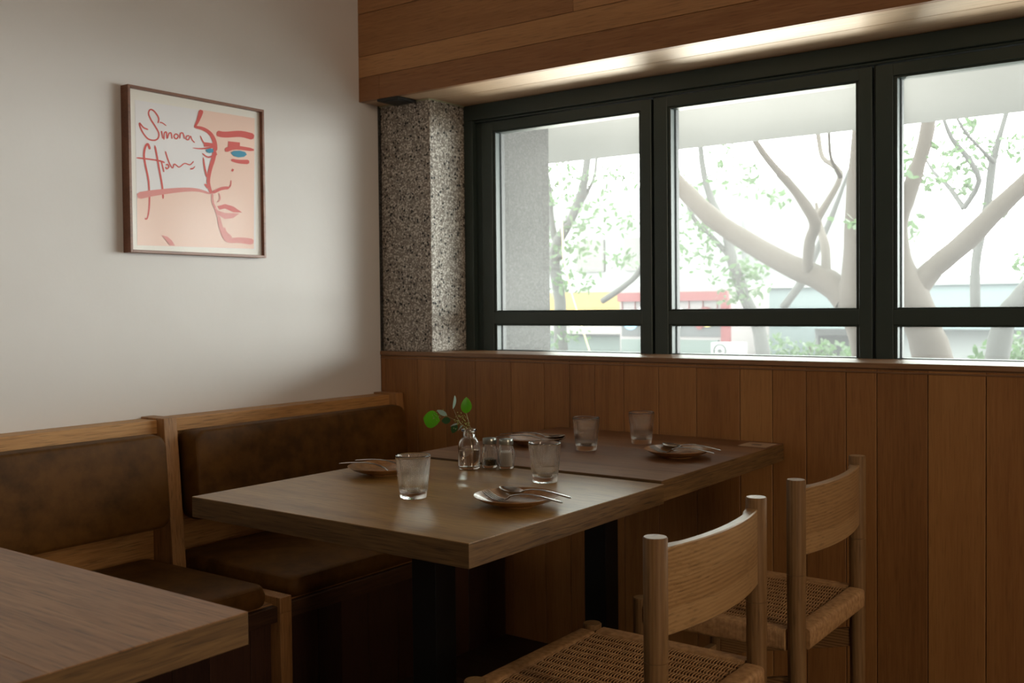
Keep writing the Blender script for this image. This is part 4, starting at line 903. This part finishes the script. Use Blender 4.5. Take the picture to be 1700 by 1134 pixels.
# sprig of eucalyptus
sp = thing('eucalyptus_sprig', (1.118, -.855, .795), 'green eucalyptus sprig leaning left out of the bottle vase', 'plant')
o0 = Vector((1.118, -.855, .795))
def rel(p): return Vector(p)-o0
def stem(pts, r0=.0011): 
    pts = [rel(p) for p in pts]; return MB().tube(pts, [r0*(1-.5*i/len(pts)) for i in range(len(pts))], 6).build('stem', M['stem'], sp, smooth=True)
base = (1.131, -.857, .793)
stem([base, (1.122, -.857, .83), (1.112, -.857, .852), (1.085, -.858, .868), (1.05, -.86, .880), (1.030, -.862, .880)])
stem([base, (1.128, -.852, .84), (1.116, -.85, .860), (1.109, -.85, .880), (1.105, -.85, .893)])
stem([(1.095, -.858, .862), (1.085, -.862, .88), (1.078, -.866, .899)], .0008)
stem([(1.09, -.857, .864), (1.07, -.852, .858), (1.062, -.850, .85)], .0008)
def leaf(c, ln, wd, axis, normal, mat, fold=.15, tip=.25):
    c = rel(c); ax = Vector(axis).normalized(); nn = Vector(normal); nn = (nn-ax*nn.dot(ax)).normalized(); sd = ax.cross(nn)
    rows = 9; v = []; f = []
    for i in range(rows+1):
        u = i/rows; wv = wd*(math.sin(math.pi*u**(1-tip*.6)))**.72 if 0 < u < 1 else .0006
        cv = math.sin(u*math.pi)*.05*ln
        for k in range(7):
            s_ = -1+k/3
            v.append(c+ax*(u-.5)*ln+sd*s_*wv/2+nn*(cv+abs(s_)*fold*wv*.3))
    nv = len(v)
    v2 = [p-nn*.0004 for p in v]
    for i in range(rows):
        for k in range(6):
            a = i*7+k; f.append((a, a+1, a+8, a+7)); f.append((nv+a+7, nv+a+8, nv+a+1, nv+a))
    return MB().add(v+v2, f).build('leaf', mat, sp, smooth=True, fix=False)
view = Vector((.55, -.75, .15))
leaf((1.000, -.862, .869), .046, .046, (-.8, -.3, .12), view, M['leaf'], .1, 0)
leaf((1.106, -.850, .910), .042, .028, (.05, .02, 1), view+Vector((.3, 0, 0)), M['leaf'], .15, .3)
leaf((1.079, -.866, .918), .036, .016, (.15, .05, 1), (.9, .2, .1), M['leaf_pale'], .1, .1)
leaf((1.034, -.860, .887), .032, .016, (-.8, -.2, .45), (.3, -.5, .9), M['leaf_pale'], .1, .1)
leaf((1.044, -.856, .868), .026, .018, (-.9, -.2, -.1), view, M['leaf_dark'], .1, .2)
leaf((1.066, -.850, .848), .026, .018, (-.3, -.2, -.9), view, M['leaf_dark'], .1, .2)
leaf((1.072, -.858, .858), .024, .012, (-.9, -.1, -.25), (0, -.4, 1), M['leaf_pale'], .1, .2)
leaf((1.092, -.856, .852), .022, .013, (-.6, -.1, -.6), (.2, -.3, .9), M['leaf_pale'], .1, .2)
bu = MB(); rnd2 = random.Random(9)
for c, n_, s_ in (((1.026, -.866, .882), 26, .012), ((1.088, -.858, .868), 30, .013), ((1.107, -.853, .862), 26, .010), ((1.090, -.856, .884), 12, .008)):
    for i in range(n_):
        p = rel(c)+Vector([rnd2.gauss(0, s_*.6) for _ in range(3)])
        bu.lathe([(.0003, -.0014), (.0011, -.0005), (.0011, .0005), (.0003, .0014)], 6, p)
tag(bu.build('buds', M['bud'], sp, smooth=True), None, None, kind='stuff')

# ---------------------------------------------------------------- street outside
BRANCHES = {'A':[[(0.13,6.0,-0.17,0.168),(0.06,6.0,0.66,0.15),(-0.02,6.0,0.97,0.141),(-0.09,6.0,1.18,0.151),(-0.06,6.0,1.49,0.122),(-0.06,6.0,1.96,0.104),(0.0,6.0,2.66,0.094),(0.04,6.0,3.35,0.075)],[(-0.14,6.0,1.18,0.126),(-0.33,6.05,1.35,0.117),(-0.7,6.1,1.51,0.104),(-1.13,6.14,1.75,0.096),(-1.52,6.19,2.01,0.093),(-1.86,6.24,2.33,0.083),(-2.19,6.29,2.66,0.073),(-2.52,6.34,3.13,0.056)],[(-0.5,6.0,1.45,0.048),(-0.44,5.9,1.71,0.048),(-0.36,5.81,1.86,0.052),(-0.45,5.71,2.07,0.042),(-0.54,5.62,2.22,0.036),(-0.64,5.52,2.37,0.031),(-0.73,5.42,2.54,0.026),(-0.8,5.33,2.73,0.021)],[(-0.44,6.0,1.87,0.043),(-0.36,6.14,2.07,0.032),(-0.3,6.29,2.29,0.027),(-0.4,6.43,2.42,0.028),(-0.56,6.58,2.53,0.023),(-0.65,6.72,2.76,0.023)],[(-0.2,6.0,2.26,0.021),(-0.22,5.81,2.41,0.015),(-0.17,5.62,2.57,0.015)],[(-0.33,6.0,1.39,0.042),(-0.42,6.24,1.67,0.044),(-0.55,6.48,1.86,0.034)],[(-0.72,6.0,1.48,0.033)]],'B':[[(0.94,5.0,0.02,0.176),(0.81,5.0,0.73,0.142),(0.73,5.0,0.99,0.134),(0.63,5.0,1.26,0.135),(0.56,5.0,1.49,0.099),(0.57,5.0,1.76,0.063),(0.64,5.0,1.98,0.063),(0.71,5.0,2.19,0.053),(0.77,5.0,2.43,0.053),(0.81,5.0,2.84,0.04)],[(0.65,5.0,1.22,0.108),(0.8,5.05,1.41,0.08),(1.02,5.1,1.61,0.075),(1.23,5.14,1.84,0.07),(1.42,5.19,2.04,0.06),(1.72,5.24,2.38,0.051)],[(0.6,5.0,1.94,0.027),(0.56,4.9,2.02,0.027),(0.5,4.81,2.1,0.018)]],'C':[[(0.5,8.5,-0.58,0.162),(0.55,8.5,0.3,0.124),(0.64,8.5,0.92,0.111),(0.78,8.5,1.16,0.11),(1.0,8.5,1.46,0.097),(1.31,8.5,2.16,0.071)],[(0.38,8.5,0.92,0.056),(0.36,8.55,1.36,0.05),(0.37,8.6,1.67,0.05),(0.46,8.64,2.17,0.044),(0.5,8.69,2.61,0.044),(0.56,8.74,2.89,0.031),(0.64,8.79,3.24,0.025)],[(0.26,8.5,2.14,0.031),(0.43,8.4,2.4,0.031),(0.33,8.31,2.65,0.031),(0.21,8.21,2.83,0.025),(0.14,8.12,3.07,0.018)],[(0.26,8.5,2.14,0.031),(0.08,8.64,2.39,0.026),(-0.11,8.79,2.58,0.02)],[(0.55,8.5,2.59,0.025),(0.45,8.31,2.73,0.018),(0.34,8.12,2.9,0.018)]],'D':[[(-5.6,10.0,-1.5,0.128),(-5.74,10.0,0.14,0.11),(-5.79,10.0,0.69,0.101),(-5.79,10.0,1.24,0.091),(-5.89,10.0,1.97,0.082),(-5.56,10.0,2.5,0.072),(-5.36,10.0,2.93,0.063),(-5.28,10.0,3.36,0.054),(-5.17,10.0,3.89,0.036)],[(-5.78,10.0,1.88,0.055),(-5.97,10.05,2.44,0.055),(-6.03,10.1,2.9,0.046),(-6.14,10.14,3.38,0.037)],[(-5.04,10.0,1.23,0.044),(-4.68,9.9,1.4,0.043),(-4.35,9.81,1.6,0.043),(-4.13,9.71,1.89,0.034),(-3.84,9.62,2.37,0.025)],[(-5.45,10.0,2.63,0.036),(-5.27,10.14,3.03,0.027),(-5.3,10.29,3.39,0.027)]],'E':[[(-2.77,11.0,-1.03,0.12),(-2.96,11.0,0.34,0.104),(-3.05,11.0,0.86,0.095),(-3.26,11.0,1.29,0.087),(-3.44,11.0,1.82,0.079),(-3.54,11.0,2.27,0.07),(-3.77,11.0,2.72,0.053),(-3.91,11.0,3.27,0.045),(-3.96,11.0,4.07,0.036)],[(-3.44,11.0,1.82,0.044),(-3.8,11.05,2.19,0.036),(-4.11,11.1,2.48,0.036),(-4.33,11.14,3.05,0.027)],[(-2.67,11.0,1.11,0.06),(-2.37,10.9,1.45,0.059),(-2.21,10.81,1.69,0.05),(-1.88,10.71,2.32,0.04)]]}
LEAFY = {'D':[(-5.66,10,2.96,0.36,0.27),(-5.83,10,1.97,0.27,0.46),(-5.4,10,2.13,0.22,0.27),(-4.92,10,2.99,0.35,0.18),(-5.19,10,2.57,0.2,0.18),(-5.57,10,1.51,0.27,0.16),(-4.63,10,2.36,0.16,0.16),(-4.73,10,1.84,0.13,0.12),(-5.87,10,3.29,0.18,0.13),(-5.74,10,0.69,0.27,0.15)],'E':[(-4.06,11,2.56,0.27,0.36),(-3.78,11,2.1,0.27,0.31),(-3.54,11,1.65,0.25,0.26),(-3.21,11,1.47,0.22,0.17),(-3.62,11,3.33,0.12,0.4),(-3.72,11,3.73,0.14,0.18),(-3.21,11,2.94,0.1,0.22),(-2.75,11,2.65,0.1,0.12),(-4.27,11,1.94,0.18,0.27),(-3.12,11,1.72,0.16,0.17),(-3.35,11,1.25,0.26,0.12),(-4.26,11,3.03,0.11,0.13)],'B':[(0.5,5.3,2.34,0.08,0.12),(0.52,5.3,2.1,0.08,0.1),(0.72,5.3,2.09,0.09,0.06),(0.5,5.3,1.78,0.07,0.08),(0.83,5.3,2.28,0.06,0.07),(0.52,5.3,1.66,0.06,0.07),(0.15,5.3,1.8,0.03,0.05)],'C':[(0.22,8.7,2.99,0.19,0.08),(0.45,8.7,2.81,0.16,0.11),(0.13,8.7,2.58,0.14,0.08),(0.57,8.7,2.14,0.09,0.06),(0.22,8.7,2.38,0.09,0.08),(0.8,8.7,1.54,0.07,0.16),(0.74,8.7,2.78,0.09,0.12),(0.31,8.7,2.69,0.14,0.15)],'bush':[(-3.16,12,0.52,0.23,0.13),(-2.78,12,0.43,0.25,0.13),(-2.42,12,0.48,0.18,0.14),(-2.15,12,0.44,0.22,0.12),(-2.97,12,0.29,0.55,0.09)],'bush2':[(0.45,9.5,0.63,0.2,0.09),(0.67,9.5,0.67,0.17,0.12),(0.61,9.5,0.5,0.27,0.08),(0.27,9.5,0.49,0.15,0.07)]}
GZ = -2.6
struct(MB().box(-40, 25, .4, 3.6, GZ-.2, GZ).box(-40, 25, 3.6, 70, GZ-.35, GZ-.15).build('floor_street', M['concrete']))
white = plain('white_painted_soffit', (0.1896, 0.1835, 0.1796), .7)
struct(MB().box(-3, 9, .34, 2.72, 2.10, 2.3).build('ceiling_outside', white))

struct(MB().box(-3, 8, .40, 1.05, .62, .78).build('bounce_ledge', plain('pale_bounce_surface', (.62, .60, .57), .8)))  # unseen ledge added to bounce daylight up on to the soffit

rl = random.Random(21)
def leaves(blobs, dens, size, oy):
    mb = MB()
    for (x_, y_, z_, a, b_) in blobs:
        n_ = int(dens*a*b_*700)+30
        for i in range(n_):
            th = rl.random()*2*math.pi; r_ = rl.random()**.6
            a_, b2_ = a*1.25, b_*1.25; p = Vector((x_+a_*r_*math.cos(th), y_+rl.gauss(0, .22), z_+b2_*r_*math.sin(th)))
            d = Vector((rl.gauss(0, 1), rl.gauss(0, 1), rl.gauss(0, 1))).normalized(); e = d.orthogonal().normalized(); e = Matrix.Rotation(rl.random()*6.28, 3, d) @ e
            g_ = d.cross(e); s_ = size*(.6+.8*rl.random())
            mb.add([p-e*s_, p-e*s_*.3+g_*s_*.42, p+e*s_*.5+g_*s_*.36, p+e*s_, p+e*s_*.5-g_*s_*.36, p-e*s_*.3-g_*s_*.42], [(0, 1, 2, 3, 4, 5)])
    return mb
def tree(key, label, bark, size, dens=1.0, smooth=4):
    br = BRANCHES[key]; ox, oy = br[0][0][0], br[0][0][1]
    t = thing('street_tree', (ox, oy, GZ-.15), label, 'tree', 'trees in the street outside')
    o_ = Vector((ox, oy, GZ-.15))
    for i, b_ in enumerate(br):
        if len(b_) < 2: continue
        P = [Vector(p[:3]) for p in b_]; R_ = [p[3] for p in b_]
        if i == 0:
            P = [Vector((P[0].x+.1, P[0].y, GZ-.15)), ] + P; R_ = [R_[0]*1.35]+R_
            P.append(P[-1]+(P[-1]-P[-2])*1.2); R_.append(R_[-1]*.5)
        else:
            P.append(P[-1]+(P[-1]-P[-2])*.8+Vector((0, 0, .1))); R_.append(R_[-1]*.4)
        # smooth the path
        Q = [P[0]]; S = [R_[0]]
        for k in range(len(P)-1):
            a = P[max(k-1, 0)]; b2 = P[k]; c = P[k+1]; d = P[min(k+2, len(P)-1)]
            for tt in (.33, .66, 1):
                q_ = .5*((2*b2)+(c-a)*tt+(2*a-5*b2+4*c-d)*tt*tt+(-a+3*b2-3*c+d)*tt**3)
                Q.append(q_); S.append((R_[k]*(1-tt)+R_[k+1]*tt)*(1+rl.uniform(-.05, .05)))
        MB().tube([q_-o_ for q_ in Q], S, 12).build('trunk' if i == 0 else 'branch', bark, t, smooth=True)
    if key in LEAFY:
        mb = leaves(LEAFY[key], dens, size, oy); mb.v = [tuple(Vector(p)-o_) for p in mb.v]
        tag(mb.build('foliage', M['tree_leaf'], t, fix=False), None, None, kind='stuff')
    return t
tree('A', 'thick forked tree in the middle pane, long limb reaching left', M['bark'], .04)
tree('B', 'forked tree at left of the right pane, limb reaching up right', M['bark'], .035, 2.2)
tree('C', 'slender grey tree with thin branches high in the right pane', M['bark_grey'], .045, 1.3)
tree('D', 'thin leafy tree in the left pane beside the outside pillar', M['bark_grey'], .05, 1.4)
tree('E', 'leafy tree behind the red shop sign', M['bark_grey'], .055, 1.3)
def shrub(key, label, base):
    bl = LEAFY[key]; o_ = Vector(base)
    t = thing('street_shrub', base, label, 'shrub')
    P = [(0, 0, 0), (.05, 0, 1.4), (0, 0, bl[0][2]-base[2])]
    MB().tube(P, [.05, .04, .02], 8).build('stem', M['bark'], t, smooth=True)
    mb = leaves(bl+[(base[0], base[1], .05, .5, .35), (base[0], base[1], -.5, .4, .4)], 2.2, .05, base[1]); mb.v = [tuple(Vector(p)-o_) for p in mb.v]
    tag(mb.build('foliage', M['tree_leaf'], t, fix=False), None, None, kind='stuff')
shrub('bush', 'leafy bush low in the middle pane', (-2.65, 12, GZ-.15))
shrub('bush2', 'bright leafy bush low in the right pane', (.5, 9.5, GZ-.15))

# buildings across the street
cream = plain('pale_facade', (0.2077, 0.2125, 0.2173), .8); bluew = plain('pale_blue_facade', (0.1227, 0.1464, 0.1559), .8); darkg = plain('shop_shade_grey', (0.0377, 0.0377, 0.0425), .7)
red = plain('red_sign_paint', (0.0945, 0.0095, 0.0133), .6); yellow = plain('yellow_sign_paint', (0.1795, 0.1134, 0.0284), .6); tile = plain('white_tiles', (0.1416, 0.1227, 0.1275), .6)
acm = plain('white_unit_metal', (0.2077, 0.2077, 0.2077), .5); glassd = plain('facade_window_glass', (0.0661, 0.0614, 0.0614), .3); awn = plain('green_grey_shutter', (0.0709, 0.0850, 0.0831), .8)
def part(mb, name, mat, root):
    l = root.location; shift(mb, (-l[0], -l[1], -l[2])); return mb.build(name, mat, root)
b1 = thing('shop_building', (-9, 15, GZ-.15), 'pale building with a yellow shop band in the left pane', 'building')
part(MB().box(-14, -7.2, 16.2, 20, GZ-.15, 3.4), 'wall', cream, b1)
part(MB().box(-13.5, -7.3, 15.95, 16.2, 1.06, 1.46), 'yellow_band', yellow, b1)
part(MB().box(-13.5, -7.3, 15.9, 16.2, .55, 1.0), 'white_signboard', tile, b1)
part(MB().box(-13, -7.6, 16.1, 16.2, GZ, .5), 'shutter', awn, b1)
for k in range(5):
    f_ = part(MB().box(-13+k*1.2, -12.3+k*1.2, 16.12, 16.2, 1.9, 2.6), 'window', glassd, b1)
b2 = thing('red_shop', (-6.2, 14, GZ-.15), 'small red shop front with white tiles in the middle pane', 'building')
part(MB().box(-7.1, -4.9, 14.05, 16, GZ-.15, 1.5), 'wall', tile, b2)
part(MB().box(-7.1, -4.85, 13.95, 14.05, 1.235, 1.40), 'red_fascia', red, b2)
part(MB().box(-4.98, -4.82, 13.96, 14.05, .28, 1.235), 'red_post', red, b2)
for k in range(8): part(MB().box(-7.05+k*.28, -7.035+k*.28, 14.03, 14.05, 1.02, 1.235), 'tile_joint', red, b2)
rk = random.Random(5)
mcols = [plain('poster_white', (0.3966, 0.3777, 0.3777), .6), red, plain('poster_blue', (0.1134, 0.2077, 0.3211), .6), plain('poster_yellow', (0.4250, 0.3400, 0.1323), .6)]
pz = MB()
for k in range(14):
    cx_, cz_, rr_ = -6.9+rk.random()*1.7, .72+rk.random()*.32, .05+rk.random()*.13
    pz = MB().add([(cx_+rr_*math.cos(a*math.pi/8), 14.02-.0015*k, cz_+rr_*math.sin(a*math.pi/8)) for a in range(16)], [tuple(range(16))], 0); part(pz, 'poster', mcols[k % 4], b2)
pzb = MB().box(-7.05, -5.0, 14.03, 14.05, .58, 1.0); part(pzb, 'poster_board', darkg, b2)
part(MB().box(-7.05, -5.05, 14.0, 14.05, GZ, .52), 'shutter', awn, b2)
ac = thing('air_conditioner', (-4.45, 13.05, .24), 'white air conditioner outdoor unit beside the red shop', 'air conditioner')
part(MB().box(-4.72, -4.2, 13.0, 13.3, .24, .52), 'case', acm, ac)
fan = MB().lathe([(.10, 0), (.115, 0), (.115, .01), (.10, .01), (.10, 0)], 24, cap0=False, cap1=False).lathe([(.002, 0), (.03, 0), (.03, .01), (.002, .01)], 16)
for k in range(5): fan.box(-.1, .1, -.003, .003, .002, .006) if k == 0 else None
fo_ = fan.build('fan_grille', darkg, ac); fo_.rotation_euler = (math.radians(90), 0, 0); fo_.location = (-4.56+4.45, -.052, .14)
b7 = thing('ac_ledge', (-4.45, 13.2, GZ-.15), 'pale masonry pier carrying the air conditioner unit', 'pier')
part(MB().box(-4.75, -4.15, 13.0, 13.6, GZ-.15, .238), 'pier_body', cream, b7)
b3 = thing('white_apartment_block', (-6, 22, GZ-.15), 'white apartment block high behind the street trees', 'building')
part(MB().box(-16, -4.5, 20.3, 26, GZ-.15, 4.2), 'wall', cream, b3)
for k in range(9):
    for j in range(1):
        part(MB().box(-14.9+k*.9, -14.5+k*.9, 20.2, 20.3, 1.62, 1.86), 'window', glassd, b3)
b4 = thing('pale_blue_building', (0, 18, GZ-.15), 'long low pale blue building behind the trunks', 'building')
part(MB().box(-6.1, 7, 18, 20.2, GZ-.15, 1.62), 'wall', bluew, b4)
part(MB().box(-6.15, 7, 17.9, 18, 1.50, 1.68), 'parapet', cream, b4)
b5 = thing('dark_shop_front', (-3.5, 16, GZ-.15), 'dark grey shop opening low in the middle pane', 'building')
part(MB().box(-4.0, 3.5, 16, 17.9, GZ-.15, .78), 'wall', cream, b5)
part(MB().box(-3.9, -2.6, 15.9, 16, GZ-.1, .56), 'shop_opening', darkg, b5)
part(MB().box(-4.05, 3.6, 15.4, 16, .70, .80), 'canopy', bluew, b5)
b6 = thing('green_hill', (0, 40, GZ), 'pale green wooded rise far behind the buildings', 'hill')
mb = MB(); n_ = 40; v = []; f = []
for i in range(n_+1):
    x_ = -30+60*i/n_; h_ = 5.5+1.8*math.sin(i*.5)+.9*math.sin(i*1.7)
    v += [(x_, 0, 0), (x_, 4, h_), (x_, 14, h_*.7), (x_, 16, 0)]
for i in range(n_):
    for k in range(3): f.append((i*4+k, i*4+k+1, i*4+k+5, i*4+k+4))
if False: mb.add(v, f).build('slope', M['tree_leaf'], b6)
bpy.data.objects.remove(b6)
# hanging wire
MBw = MB().tube([(-1.83, 4, 2.6), (-1.80, 4, 2.0), (-1.78, 4, 1.54), (-1.70, 4, 1.25), (-1.62, 4, 1.02), (-1.54, 4, .8), (-1.45, 4, .2), (-1.4, 4, GZ-.15)], .006, 6)
tag(MBw.build('hanging_wire', plain('pale_yellow_cable', (0.4723, 0.3966, 0.1889), .6), smooth=True), 'thin yellow wire hanging outside the left pane', 'wire')
